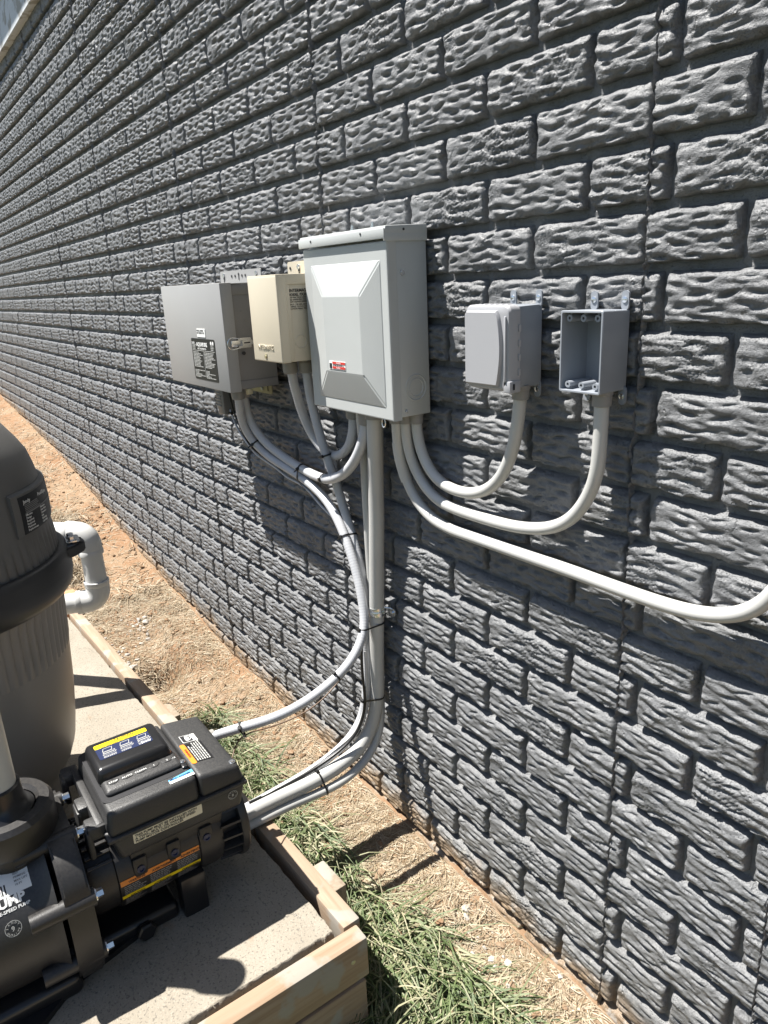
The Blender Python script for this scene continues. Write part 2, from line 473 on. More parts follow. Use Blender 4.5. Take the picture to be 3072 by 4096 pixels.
L_white = mat('label_white', (0.78, 0.78, 0.76), 0.4)
L_cream = mat('label_cream', (0.72, 0.66, 0.50), 0.4)
L_yel = mat('label_yellow', (0.80, 0.60, 0.01), 0.4)
L_org = mat('label_orange', (0.80, 0.25, 0.03), 0.4)
L_blue = mat('label_blue', (0.12, 0.42, 0.72), 0.4)
L_red = mat('label_red', (0.55, 0.04, 0.03), 0.4)
L_print = mat('print_grey', (0.42, 0.42, 0.40), 0.5)
L_dim = mat('print_dark_grey', (0.20, 0.20, 0.20), 0.5)
L_ink = mat('print_black', (0.02, 0.02, 0.022), 0.5)
L_stone = mat('clay_brick_bit', (0.42, 0.22, 0.12), 0.9, var=0.2, vscale=60, bump=0.4, bscale=200)
L_pale = mat('crushed_lime', (0.38, 0.35, 0.31), 0.95, var=0.15, vscale=90, bump=0.5, bscale=300)

# ------------------------------------------------------------------ ground
def nz2(x, y, seed, scale, octs=4):
    r = np.random.default_rng(seed); out = 0 * x; a = 1.0; k = scale; tot = 0
    for _ in range(octs):
        for _ in range(4):
            th = r.uniform(0, 2*np.pi); ph = r.uniform(0, 2*np.pi); f = k * r.uniform(0.7, 1.3)
            out = out + a * 0.25 * np.sin(f * (np.cos(th) * x + np.sin(th) * y) + ph + 1.3*np.sin(0.6*f*(np.sin(th)*x - np.cos(th)*y) + 2*ph))
        tot += a; a *= 0.55; k *= 2.1
    return out / tot

def gz(x, y):
    x = np.asarray(x, float); y = np.asarray(y, float)
    z = np.interp(x, GX, GZ) - 0.085 * np.clip(-y - 0.06, 0, 0.36)
    near = np.clip(1 - (np.abs(x) - 3) / 8, 0.15, 1)
    z = z + 0.014 * near * nz2(x, y, 3, 16) + 0.006 * near * nz2(x, y, 5, 70, 3)
    z = z - 0.085 * np.exp(-(((x + 0.27) / 0.085)**2 + ((y + 0.265) / 0.065)**2)**1.5)      # hole beside the board
    z = z + np.exp(-((y + 0.0) / 0.05)**2) * (0.016 * nz2(x, y, 8, 26, 3) + 0.010)              # soil heaped unevenly at the wall foot
    z = z + 0.025 * np.exp(-(((x + 0.35) / 0.30)**2 + ((y + 0.12) / 0.05)**2))
    inpad = (x < 1.12) & (x > -0.8) & (y < -0.40) & (y > -1.8)
    return np.where(inpad, -1.60, z)

ax = np.concatenate([np.linspace(-40, -8, 14)[:-1], np.arange(-8, -2.5, 0.06), np.arange(-2.5, -0.9, 0.025), np.arange(-0.9, 2.0, 0.0125), np.arange(2.0, 4, .08), np.linspace(4, 40, 12)])
ay = np.concatenate([np.linspace(-40, -4, 12)[:-1], np.arange(-4, -1.2, 0.1), np.arange(-1.2, -0.42, 0.03), np.arange(-0.42, 0.05, 0.0125)])
XX, YY = np.meshgrid(ax, ay, indexing='ij')
ZZ = gz(XX, YY)
V = np.stack([XX, YY, ZZ], -1).reshape(-1, 3)
nx, ny = len(ax), len(ay)
I = np.arange(nx * ny).reshape(nx, ny)
F = np.stack([I[:-1, :-1], I[1:, :-1], I[1:, 1:], I[:-1, 1:]], -1).reshape(-1, 4)
ground = mesh_np('ground', V, F, M_ground); tag(ground, kind='structure')

# ------------------------------------------------------------------ stamped concrete wall, brick by brick
UL, H = 0.20354, 0.0762                       # brick module, course height
JW, JH = 0.0095, 0.0105                       # joints
BH = H - JH
YF, YM = -0.004, 0.0115                       # brick face and joint bed

DENTS = [(.10,.30,.050,.075,1.0),(.235,.56,.075,.085,1.0),(.455,.53,.085,.095,1.15),(.30,.80,.085,.060,.8),(.56,.83,.075,.055,.75),(.74,.77,.065,.06,.8),
         (.885,.60,.06,.085,1.0),(.63,.30,.065,.07,.95),(.36,.27,.09,.055,.85),(.225,.10,.075,.06,.9),(.79,.36,.065,.06,.7),(.50,.06,.06,.09,1.0),
         (.70,.10,.07,.06,.9),(.925,.20,.05,.07,.9),(.09,.86,.06,.05,.6),(.93,.88,.05,.05,.6),(.66,.56,.06,.05,.6),(.38,.03,.05,.07,.7),(.84,.03,.05,.08,.8)]

def axis_pts(W, n, e):
    a = np.array([0, .0008, .0020, .0040, .0070]); a = a[a < W * 0.35]
    inner = np.linspace(a[-1], W - a[-1], max(3, n) + 2)[1:-1]
    return np.concatenate([a, inner, W - a[::-1]]) if not e else np.linspace(0, W, n)

def edge(d, soft):
    t = np.clip(d / soft, 0, 1); return (1 - (1 - t)**2.6)

def brick_grid(W, n, m, seed, u0=0.0, u1=1.0, cutL=False, cutR=False, rough=0.0):
    r = np.random.default_rng(seed)
    X = axis_pts(W, n, False); Zs = axis_pts(BH, m, False)
    x, z = np.meshgrid(X, Zs, indexing='ij')
    u = u0 + (u1 - u0) * x / W; v = z / BH
    face = 0.0160 + 0 * x
    # rolling ridges, long across the brick and short up it
    xm, zm = u * 0.193, v * 0.0637
    rel = 0
    for k in range(7):
        kx, kz = r.uniform(25, 90), r.uniform(260, 560)
        rel = rel + r.uniform(.6, 1.2) * np.sin(kx * xm + kz * zm * (1 if k % 2 else 0.8) + r.uniform(0, 6.3) + 1.2 * np.sin(70 * xm + r.uniform(0, 6)))
    face = face + 0.00050 * rel
    for (du, dv, su, sv, am) in DENTS:
        du += r.normal(0, .012); dv += r.normal(0, .015)
        tilt = r.normal(0.25, 0.35)
        a = (u - du) / (su * 0.84); b_ = ((v - dv) - tilt * (u - du)) / (sv * 0.56)
        q = a * a + b_ * b_
        face = face - 0.0050 * am * np.exp(-q**1.4)
        # raised lip beneath and above every dent
        face = face + 0.0019 * am * np.exp(-(a * a * .7 + ((v - dv + sv * 1.3) / (sv * .62))**2)) + 0.0008 * am * np.exp(-(a*a + ((v - dv - sv * 1.5) / (sv * .8))**2))
    if rough:
        cx = r.uniform(.2, .8); mask = np.exp(-((u - cx) / .33)**2) * rough
        hi = 0
        for k in range(12):
            th = r.uniform(0, 6.3); f = r.uniform(900, 2600); hi = hi + np.sin(f * (np.cos(th) * xm + np.sin(th) * zm) + r.uniform(0, 6.3))
        face = face + mask * 0.00032 * hi
    wob = lambda t, s: 0.0012 * np.sin(t * 95 + s) + 0.0008 * np.sin(t * 230 + 2 * s)
    dB = z + wob(x, seed * 1.7) * 0.9; dT = BH - z + wob(x, seed * 2.3) * .5
    dL = x + wob(z, seed * 3.1) if not cutL else 1 + 0 * x
    dR = W - x + wob(z, seed * 4.7) if not cutR else 1 + 0 * x
    e = edge(np.clip(dB, 0, 1), .0036) * edge(np.clip(dT, 0, 1), .0120)**1.1 * edge(np.clip(dL, 0, 1), .0050) * edge(np.clip(dR, 0, 1), .0062)
    hgt = np.maximum(face, 0.001) * e
    b0 = np.zeros_like(x, bool); b0[:, 0] = b0[:, -1] = True
    b0[0, :] = True; b0[-1, :] = True
    hgt = np.where(b0, -0.002, hgt)
    P = np.stack([x, YM - hgt, z], -1)
    nx, nz = x.shape; I = np.arange(nx * nz).reshape(nx, nz)
    F = np.stack([I[:-1, :-1], I[1:, :-1], I[1:, 1:], I[:-1, 1:]], -1).reshape(-1, 4)
    return P.reshape(-1, 3), F

def project(p):
    d = np.asarray(p) - np.array(CP); c = np.array(CR) @ d
    if c[2] < .05: return None
    return 1536 + 2884.9 * c[0] / c[2], 2048 + 2884.9 * c[1] / c[2]

specs = []        # (x0, x1, row, full, uu0, uu1, cutL, cutR)
ROWS = range(-13, 23)
for k in ROWS:
    ztop = -k * H
    odd = (k % 2 != 0)
    # left panels, u from -50 to 7, seams every 4 modules at 7, 3, -1 ...
    us = [float(i) for i in range(-50, 8)] if odd else [i + .5 for i in range(-50, 7)]
    ends = sorted(set(us + ([] if odd else [7.0 - 4*i for i in range(0, 14)])))
    pr2 = [(a, b) for a, b in zip(ends, ends[1:])]
    # right panel
    right = [7.0, 7.64, 8.30] if odd else [7.0, 7.137, 8.137, 8.30]
    pr2 += list(zip(right, right[1:]))
    r2 = [8.30, 8.62] + [9.62 + i for i in range(6)] if odd else [8.30, 9.12] + [10.12 + i for i in range(6)]
    pr2 += list(zip(r2, r2[1:]))
    seamset = {7.0 - 4*i for i in range(0, 14)} | {8.30}
    for a, b in pr2:
        sa, sb = a in seamset, b in seamset
        cutL = sa and not (odd and a < 6.9) ; cutR = sb and not (odd and b < 7.1)
        x0 = a * UL + (0.0006 if cutL else JW / 2); x1 = b * UL - (0.0006 if cutR else JW / 2)
        full = abs((b - a) - 1) < 1e-6 and not cutL and not cutR
        if cutL and not cutR: uu = (1 - (b - a), 1.0) if b - a < 1 else (0, 1)
        elif cutR: uu = (0, min(1, b - a))
        else: uu = (0, 1) if full else (0, min(1.0, b - a))
        specs.append((x0, x1, k, full, uu[0], uu[1], cutL, cutR))

def area(s):
    x0, x1, k = s[0], s[1], s[2]
    q = [project((x, YF, z)) for x, z in ((x0, -k*H-BH), (x1, -k*H-BH), (x1, -k*H), (x0, -k*H))]
    if any(p is None for p in q): return 0
    cx = sum(p[0] for p in q) / 4; cy = sum(p[1] for p in q) / 4
    if not (-60 < cx < 3132 and -60 < cy < 4156): return 0
    if -k*H - BH < np.interp((x0+x1)/2, GX, GZ) - .01: return 0
    return abs(sum(q[i][0]*q[(i+1) % 4][1] - q[(i+1) % 4][0]*q[i][1] for i in range(4))) / 2
order = sorted(range(len(specs)), key=lambda i: -area(specs[i]))
big = set(i for i in order[:300] if area(specs[i]) > 0)

wall = thing('concrete_wall', 'long dark grey painted concrete wall stamped with a rough brick pattern', 'wall', (0.6, 0.1, -1.5))
WL = Vector(wall.location)
bm = NB(); bx(bm, (-10.4, YM, -1.75), (3.6, 0.22, 0.970))
part('joint_bed', bm, M_wall, wall, smooth=False)
protos = []
for s in range(9):
    Vb, Fb = brick_grid(UL - JW, 72, 28, 100 + s, rough=(0, 0, .0, .6, 0, .9, 0, .3, 1.2)[s])
    protos.append(mesh_data('brick', Vb, Fb, M_wall))
farp = [brick_grid(UL - JW, 34, 13, 100 + s) for s in range(6)]
farp2 = [brick_grid(UL - JW, 15, 6, 100 + s) for s in range(4)]
FV, FF, off = [], [], 0
for i, s in enumerate(specs):
    x0, x1, k, full, u0, u1, cL, cR = s
    jit = random.uniform(-.0012, .0012)
    if i in big:
        if full: me = protos[random.randrange(9)]
        else:
            Vb, Fb = brick_grid(x1 - x0, max(6, int(72 * (x1 - x0) / .193)), 28, 300 + i, u0, u1, cL, cR, rough=random.choice((0, .5, 1.0)))
            me = mesh_data('brick', Vb, Fb, M_wall)
        o = bpy.data.objects.new('brick', me); o.parent = wall
        o.location = Vector((x0, jit, -k*H - BH)) - WL
        COL.objects.link(o)
    else:
        if full and (x0 < -3.4 or x0 > 1.9): Vb, Fb = farp2[random.randrange(4)]
        elif full: Vb, Fb = farp[random.randrange(6)]
        else: Vb, Fb = brick_grid(x1 - x0, max(4, int(30 * (x1 - x0) / .193)), 12, 300 + i, u0, u1, cL, cR)
        FV.append(Vb + np.array([x0, jit, -k*H - BH])); FF.append(Fb + off); off += len(Vb)
o = mesh_np('brick_courses', np.concatenate(FV) - np.array(WL), np.concatenate(FF), M_wall, parent=wall); o['kind'] = 'stuff'
# ragged fins of cement squeezed out along the form joints
for useam in [7.0 - 4*i for i in range(0, 5)] + [8.30]:
    bm = NB(); xs = useam * UL; zz = np.arange(-1.56, 0.985, 0.006); prev = None; w = 0
    for z in zz:
        w = 0.7 * w + random.gauss(0, .0011)
        d = max(0.0, 0.0022 + random.gauss(0, 0.0020)) if random.random() > .25 else -0.002
        ring = [bm.verts.new((xs + w + a, YF - 0.0015 - (d if abs(a) < .001 else -0.009), z)) for a in (-.0024, 0, .0024)]
        if prev:
            for q in range(2): bm.faces.new((prev[q], prev[q+1], ring[q+1], ring[q]))
        prev = ring
    part('form_joint_fin', bm, M_wall, wall, smooth=False)

# pale boarding above the concrete
sd = thing('lap_siding', 'pale grey blue boarding overhanging the top of the dark wall', 'siding', (-3, -0.02, 0.975))
for j in range(5):
    z0 = 0.972 + j * 0.185
    bm = NB(); hexa(bm, ((-10.3, -0.034, z0), (3.5, -0.034, z0), (3.5, 0.12, z0), (-10.3, 0.12, z0)),
                    ((-10.3, -0.016, z0 + .183), (3.5, -0.016, z0 + .183), (3.5, 0.12, z0 + .183), (-10.3, 0.12, z0 + .183)), .002, 1)
    part('siding_board', bm, M_siding, sd)

ev = thing('roof_eave', 'pale roof overhang above the boarding, shading the top of the wall', 'roof', (-3, -0.2, 2.25))
bm = NB(); bx(bm, (-10.4, -0.44, 2.262), (3.6, 0.2, 2.275)); part('soffit', bm, M_siding, ev, smooth=False)
bm = NB(); bx(bm, (-10.4, -0.462, 2.25), (3.6, -0.441, 2.42), .002, 1); part('fascia', bm, M_siding, ev)
bm = NB(); hexa(bm, ((-10.4, -.50, 2.421), (3.6, -.50, 2.421), (3.6, 3.0, 3.9), (-10.4, 3.0, 3.9)), ((-10.4, -.50, 2.45), (3.6, -.50, 2.45), (3.6, 3.0, 3.93), (-10.4, 3.0, 3.93))); part('roof_deck', bm, M_body, ev, smooth=False)
bm = NB(); bx(bm, (-10.3, 0.121, 0.972), (3.5, 0.2, 2.261)); part('wall_frame', bm, M_siding, sd, smooth=False)

# ------------------------------------------------------------------ small hardware builders
def screw_bm(bm, p, n, r=0.004, h=0.003, hexhead=True):
    p = Vector(p); n = Vector(n).normalized()
    cyl(bm, p, p + n * 0.0010, r * 1.5, n=16)
    cyl(bm, p + n * .0009, p + n * h, r, r * .95, n=6 if hexhead else 12)

def sheet(bm, org, ux, uy, w, h, r=0.0, th=0.0006):
    poly = rrect(w, h, r) if r else [(0, 0), (w, 0), (w, h), (0, h)]
    prism(bm, poly, org, ux, uy, th)

def lines(bm, org, ux, uy, w, h, rows, th=0.0002, fill=.55, jag=.25):
    """rows of unreadably small print as raised ink bars"""
    ux, uy = Vector(ux).normalized(), Vector(uy).normalized(); org = Vector(org); dh = h / rows
    for k in range(rows):
        ww = w * (1 - random.random() * jag); x = 0
        while x < ww:
            l = random.uniform(.06, .16) * w; l = min(l, ww - x)
            if l > .01 * w: sheet(bm, org + ux * x + uy * (h - (k + .8) * dh), ux, uy, l, dh * fill, 0, th)
            x += l + .03 * w

X1, Y1, Z1 = Vector((1, 0, 0)), Vector((0, 1, 0)), Vector((0, 0, 1))

# ------------------------------------------------------------------ breaker panel
P0 = thing('breaker_panel', 'large light grey electrical panel with a raised blank door, tallest box on the wall', 'electrical box', (0.824, -0.01, -0.40))
bm = NB(); bx(bm, (0.680, -0.082, -0.392), (0.973, -0.010, -0.068), .002); part('enclosure', bm, M_panel, P0)
bm = NB()                                                        # rain hood with a turned-down lip
hexa(bm, ((0.678, -0.104, -0.072), (0.976, -0.104, -0.072), (0.976, -0.009, -0.072), (0.678, -0.009, -0.072)),
     ((0.678, -0.100, -0.058), (0.976, -0.100, -0.058), (0.976, -0.009, -0.055), (0.678, -0.009, -0.055)), .0015)
bx(bm, (0.9735, -0.104, -0.083), (0.9762, -0.010, -0.070), .0006)
bx(bm, (0.678, -0.1045, -0.079), (0.976, -0.1015, -0.062), .001)
part('hood', bm, M_panel, P0)
# door with pressed pyramid
bm = NB()
x0, x1, z0, z1, yf = 0.6815, 0.9735, -0.397, -0.0815, -0.098
def ring4(ix, iz, y): return [bm.verts.new(p) for p in ((x0 + ix, y, z0 + iz), (x1 - ix, y, z0 + iz), (x1 - ix, y, z1 - iz), (x0 + ix, y, z1 - iz))]
R_ = [ring4(0, 0, -0.078), ring4(0, 0, yf + .003), ring4(.001, .001, yf + .0006), ring4(.003, .003, yf)]
def ring_rect(a, b, c, d, y): return [bm.verts.new(p) for p in ((a, y, c), (b, y, c), (b, y, d), (a, y, d))]
R_.append(ring_rect(0.711, 0.953, -0.373, -0.113, yf)); R_.append(ring_rect(0.7125, 0.9515, -0.3715, -0.1145, yf - .0012))
R_.append(ring_rect(0.772, 0.908, -0.318, -0.169, yf - .0165)); R_.append(ring_rect(0.776, 0.904, -0.314, -0.173, yf - .0174))
for A, B in zip(R_, R_[1:]):
    for i in range(4): bm.faces.new((A[i], A[(i+1) % 4], B[(i+1) % 4], B[i]))
bm.faces.new(R_[-1]); bm.faces.new(R_[0][::-1])
bmesh.ops.bevel(bm, geom=[e for e in bm.edges if all(v.co.y < yf + .0001 for v in e.verts) and abs(e.verts[0].co.y - e.verts[1].co.y) > .004], offset=.003, segments=2, affect='EDGES')
part('door', bm, M_panel, P0, ang=12)
bm = NB(); sheet(bm, (0.787, yf - .0176, -0.3105), X1, Z1, 0.060, 0.0165, .001); dl = part('danger_label', bm, L_white, P0)
bm = NB(); sheet(bm, (0.800, yf - .0183, -0.2995), X1, Z1, 0.046, 0.0045); sheet(bm, (0.800, yf - .0183, -0.3085), X1, Z1, 0.046, 0.0040); part('red_bar', bm, L_red, dl)
bm = NB(); lines(bm, (0.801, yf - .0183, -0.3040), X1, Z1, 0.044, 0.004, 2); sheet(bm, (0.789, yf - .0183, -0.3085), X1, Z1, 0.008, 0.010); part('print_lines', bm, L_ink, dl)
text('DANGER', 0.0042, (0.814, yf - .0185, -0.2988), X1, Z1, L_white, dl); text('PELIGRO', 0.0036, (0.814, yf - .0185, -0.3080), X1, Z1, L_white, dl)
def ringbm(c, n, r, t):
    b = NB(); lathe(b, [(r - t, -t * .3), (r - t * .4, t * .55), (r + t * .4, t * .55), (r + t, -t * .3)], c, n, 40); return b
part('knockout', ringbm((0.9735, -0.043, -0.340), (1, 0, 0), .0235, .0016), M_panel, P0)
part('knockout', ringbm((0.9735, -0.043, -0.340), (1, 0, 0), .0165, .0012), M_panel, P0)
for p in ((0.9735, -0.066, -0.135), (0.9735, -0.068, -0.381)):
    bm = NB(); screw_bm(bm, p, (1, 0, 0), .0035 if p[2] > -.2 else .002, .002, False); part('screw', bm, M_zinc, P0)
for p in ((0.728, -0.1048, -0.068), (0.905, -0.1048, -0.067), (0.9765, -0.062, -0.064)):
    bm = NB(); cyl(bm, p, (p[0] + .0006 * (p[0] > .97), p[1] - .0006 * (p[0] < .97), p[2]), .0022, n=12); part('vent_hole', bm, L_ink, P0)
bm = NB()
for xx in (0.775, 0.845):
    cyl(bm, (xx, -0.035, -0.056), (xx, -0.035, -0.048), .0055, n=6); cyl(bm, (xx, -0.035, -.048), (xx, -.035, -.042), .003, n=10)
cyl(bm, (0.81, -0.035, -0.0558), (0.81, -0.035, -0.0525), .022, n=28)
part('hub_plate', bm, M_zinc, P0)
bm = NB(); tube(bm, [(0.935 + .0055*math.cos(a), -0.094, -0.404 + .009*math.sin(a)) for a in np.linspace(0, 2*math.pi, 20)], .0012, 8); part('padlock_eye', bm, M_zinc, P0)

# ------------------------------------------------------------------ salt chlorinator box
A0 = thing('chlorinator_box', 'wide grey control box with side latch and black instruction label, left of the beige box', 'control box', (0.2, -0.02, -0.40))
bm = NB(); bx(bm, (0.008, -0.150, -0.384), (0.399, -0.036, -0.140), .0015); part('enclosure', bm, M_body, A0)
bm = NB(); bx(bm, (0.004, -0.168, -0.389), (0.404, -0.138, -0.135), .0018); part('door', bm, M_door, A0)
for za_, zb_ in ((-.163, -.141), (-.384, -.364)):
    bm = NB(); bx(bm, (0.3988, -0.140, za_), (0.4012, -0.037, zb_), .0006); part('folded_flange', bm, M_body, A0)
bm = NB(); bx(bm, (0.004, -0.150, -0.139), (0.401, -0.034, -0.1365), .0006); part('top_sheet', bm, M_door, A0)
def bracket(parent, xa, xb, za, zb, m, holes):
    b = NB(); prism(b, rrect(xb - xa, zb - za, .006), (xa, -0.030, za), X1, Z1, .0025)
    o = part('mounting_bracket', b, m, parent)
    for hx, hz, key in holes:
        b = NB(); prism(b, circ(.0035, 14, hx, hz), (0, -0.0332, 0), X1, Z1, .0006)
        if key: prism(b, [(hx - .0018, hz - .014), (hx + .0018, hz - .014), (hx + .0018, hz), (hx - .0018, hz)], (0, -0.0332, 0), X1, Z1, .0005)
        part('keyhole', b, L_ink, o)
    return o
br = bracket(A0, 0.103, 0.350, -0.150, -0.104, M_door, [(.178, -.118, 0), (.200, -.118, 0), (.262, -.118, 0), (.242, -.118, 0), (.222, -.114, 1), (.128, -.122, 1), (.325, -.122, 1)])
for xx in (.128, .325):
    bm = NB(); screw_bm(bm, (xx, -0.0335, -0.114), (0, -1, 0), .004); part('screw', bm, M_zinc, br)
br = bracket(A0, 0.110, 0.350, -0.414, -0.380, M_olive, [(.330, -.393, 1), (.24, -.398, 0)])
for xx in (.222, .297):
    bm = NB(); screw_bm(bm, (xx, -0.0335, -0.402), (0, -1, 0), .004); part('screw', bm, M_zinc, br)
bm = NB(); lathe(bm, [(.002, 0), (.0045, .002), (.0045, .0045), (0, .0048)], (0.402, -0.124, -0.298), (1, 0, 0), 16); part('plug', bm, L_ink, A0)
for y, z in ((-.118, -.200), (-.112, -.222)):
    bm = NB(); cyl(bm, (0.399, y, z), (0.3998, y, z), .0028, n=14); part('rivet', bm, M_body, A0)
bm = NB(); cyl(bm, (0.404, -.152, -.272), (0.405, -.152, -.272), .003, n=14); part('rivet', bm, M_door, A0)
# draw latch
lt = NB(); sheet(lt, (0.4005, -0.134, -0.286), Y1, Z1, 0.034, 0.024, .003, .0015); latch = part('latch', lt, M_zinc, A0)
bm = NB()
tube(bm, smooth_path([(0.404, -.130, -.285), (0.405, -.158, -.285), (0.405, -.160, -.283), (0.405, -.160, -.265), (0.405, -.158, -.263), (0.404, -.130, -.263)], .002, 0), .0013, 8)
part('bail', bm, M_zinc, latch)
bm = NB(); bx(bm, (0.401, -0.155, -0.281), (0.409, -0.126, -0.267), .0015); part('hook', bm, M_zinc, latch)
bm = NB(); prism(bm, rrect(.032, .012, .0058), (0.4035, -0.128, -0.280), Y1, Z1, .0016); part('lever', bm, M_zinc, latch)
bm = NB(); sheet(bm, (0.4052, -0.121, -0.2755), Y1, Z1, .016, .003, .001, .0004); part('slot', bm, L_ink, latch)
# labels
bm = NB(); sheet(bm, (0.186, -0.168, -0.3695), X1, Z1, 0.154, 0.104, .006); lb = part('instruction_label', bm, L_black, A0)
bm = NB(); yl = -0.1688
lines(bm, (.193, yl, -.338), X1, Z1, .068, .040, 11, jag=.5); lines(bm, (.266, yl, -.338), X1, Z1, .068, .040, 11, jag=.4)
lines(bm, (.193, yl, -.364), X1, Z1, .068, .020, 6, jag=.8); lines(bm, (.266, yl, -.364), X1, Z1, .068, .020, 6, jag=.8)
lines(bm, (.192, yl, -.293), X1, Z1, .026, .014, 4, jag=.5); lines(bm, (.312, yl, -.293), X1, Z1, .024, .016, 4, jag=.5)
sheet(bm, (.262, yl, -.362), X1, Z1, .0012, .066); sheet(bm, (.190, yl, -.296), X1, Z1, .146, .0010)
part('print_lines', bm, L_print, lb)
text('AQUAPURE', .0135, (.221, yl, -.2845), X1, Z1, L_white, lb, bold=.03); text('SALT CHLORINATOR', .0058, (.227, yl, -.2925), X1, Z1, L_white, lb)
text('Jandy', .0085, (.191, yl, -.279), X1, Z1, L_white, lb)
bm = NB(); prism(bm, circ(.0045, 16, .316, -.275), (0, yl, 0), X1, Z1, .0002); prism(bm, circ(.0045, 16, .328, -.275), (0, yl, 0), X1, Z1, .0002); part('mark', bm, L_white, lb)
bm = NB(); sheet(bm, (0.232, -0.168, -0.2625), X1, Z1, 0.056, 0.0225, .002); lb = part('serial_label', bm, L_print, A0)
bm = NB(); sheet(bm, (0.2332, -0.1686, -0.2613), X1, Z1, 0.0536, 0.0201, .0015); part('serial_panel', bm, L_white, lb)
text('MODEL: APUREM\nS/N: CGR0404 1778', .0056, (.2345, -.1693, -.2475), X1, Z1, L_ink, lb)
bm = NB(); bx(bm, (.396, -.125, -.398), (.404, -.110, -.384), .001); part('ground_lug', bm, M_olive, A0)

# ------------------------------------------------------------------ low-voltage transformer box
T0 = thing('transformer_box', 'narrow beige transformer box with printed rating, between the two grey boxes', 'transformer', (0.605, -0.02, -0.30))
bm = NB(); bx(bm, (0.5435, -0.140, -0.302), (0.670, -0.032, -0.131), .0015); part('enclosure', bm, M_beige, T0)
bm = NB(); bx(bm, (0.540, -0.161, -0.303), (0.674, -0.138, -0.1275), .003, 3); bx(bm, (0.6705, -0.150, -0.298), (0.6725, -0.131, -0.130), .0008); part('front_cover', bm, M_beige, T0)
bm = NB(); bx(bm, (0.541, -0.1605, -0.146), (0.6735, -0.030, -0.1255), .0012); part('top_cap', bm, M_beige, T0)
br = bracket(T0, 0.490, 0.640, -0.150, -0.097, M_beige, [(.504, -.111, 0), (.544, -.116, 1)])
bm = NB(); screw_bm(bm, (.543, -.0335, -.109), (0, -1, 0), .004); part('screw', bm, M_zinc, br)
bm = NB(); cyl(bm, (.6005, -.161, -.2925), (.6005, -.1645, -.2925), .0035, n=12); bx(bm, (.596, -.1628, -.2955), (.605, -.161, -.286), .001); part('cover_screw', bm, M_olive, T0)
for y in (-.112, -.062): part('knockout', ringbm((0.6703, y, -.262), (1, 0, 0), .0135, .0013), M_beige, T0)
text('INTERMATIC', .0125, (.567, -.1614, -.276), X1, Z1, M_beige, T0, name='embossed_lettering', ext=.0012, bold=.01)
xs = .6706
text('INTERMATIC', .0085, (xs, -.131, -.1610), Y1, Z1, L_ink, T0, bold=.02)
text('MODEL PX300', .0075, (xs, -.134, -.1690), Y1, Z1, L_ink, T0, bold=.02)
text('LOW VOLTAGE LANDSCAPE\nAND SWIMMING POOL / SPA\nLIGHT TRANSFORMER', .0043, (xs, -.134, -.1735), Y1, Z1, L_ink, T0)
text('INPUT : 120 VAC, 60HZ, 3.0A MAX\nOUTPUT: 12/13/14 VAC, 300W MAX\nCAUTION: READ THE INSTRUCTION MANUAL', .0043, (xs, -.134, -.1875), Y1, Z1, L_ink, T0)
bm = NB(); sheet(bm, (xs, -.0865, -.176), Y1, Z1, .016, .022, .002, .0003); um = part('approval_mark', bm, L_ink, T0)
text('UL', .0085, (xs + .0004, -.0835, -.165), Y1, Z1, M_beige, um, bold=.02)

# ------------------------------------------------------------------ device boxes
def ear(parent, p, up):
    b = NB(); prism(b, rrect(.012, .026, .0055), (p[0] - .006, -.010, p[2] - (.008 if up else .018)), X1, Z1, .003)
    e = part('mounting_ear', b, M_pvcg, parent)
    b = NB(); lathe(b, [(.0045, 0), (.0042, .0014), (.002, .0022), (0, .0024)], (p[0], -.013, p[2] + (.006 if up else -.006)), (0, -1, 0), 14)
    part('screw', b, M_zinc, e)

B1 = thing('open_device_box', 'open grey plastic device box with screw posts, rightmost on the wall', 'electrical box', (1.373, -.01, -.31), None)
bm = NB(); xa, xb, za, zb = 1.3375, 1.4105, -.3105, -.1985; yb, yf = -.008, -.0655; w = .0032
def rr3(i, y, r): return [bm.verts.new((a, y, b)) for a, b in rrect(xb - xa - 2*i, zb - za - 2*i, r, 3, xa + i, za + i)]
prev = None; first = None
for i, y, r in ((.0015, yb, .003), (0.0, yf + .001, .003), (.0008, yf, .003), (w - .0004, yf, .002), (w, yf + .001, .002), (w + .001, yb - .004, .002)):
    rg = rr3(i, y, r)
    if prev:
        for k in range(len(rg)): bm.faces.new((prev[k], prev[(k+1) % len(rg)], rg[(k+1) % len(rg)], rg[k]))
    else: first = rg
    prev = rg
bm.faces.new(prev); bm.faces.new(first[::-1])
part('shell', bm, M_pvcg, B1)
for zz, up in ((-.203, 1), (-.306, 0)):
    for xx in (1.350, 1.374, 1.398):
        bm = NB(); yy = -.061; yb2 = -.012
        lathe(bm, [(.0048, 0), (.0048, -.049), (.0020, -.049), (.0020, -.035), (0, -.035)], (xx, -.012, zz - (.006 if up else -.006)), (0, 1, 0), 16)
        pz = zz - (.006 if up else -.006); bx(bm, (xx - .0018, -.058, min(pz, zb - .002 if up else za + .002)), (xx + .0018, -.010, max(pz, zb - .002 if up else za + .002)))
        sp = part('screw_post', bm, M_pvcg, B1)
        bm = NB(); cyl(bm, (xx, -.0595, pz), (xx, -.0600, pz), .0019, n=12); part('screw_hole', bm, L_ink, sp)
bm = NB(); bx(bm, (1.366, -.035, za + .003), (1.380, -.010, za + .012), .001); part('inner_rib', bm, M_pvcg, B1)
for p, up in (((1.352, 0, -.193), 1), ((1.404, 0, -.193), 1), ((1.407, 0, -.312), 0), ((1.345, 0, -.312), 0)): ear(B1, p, up)

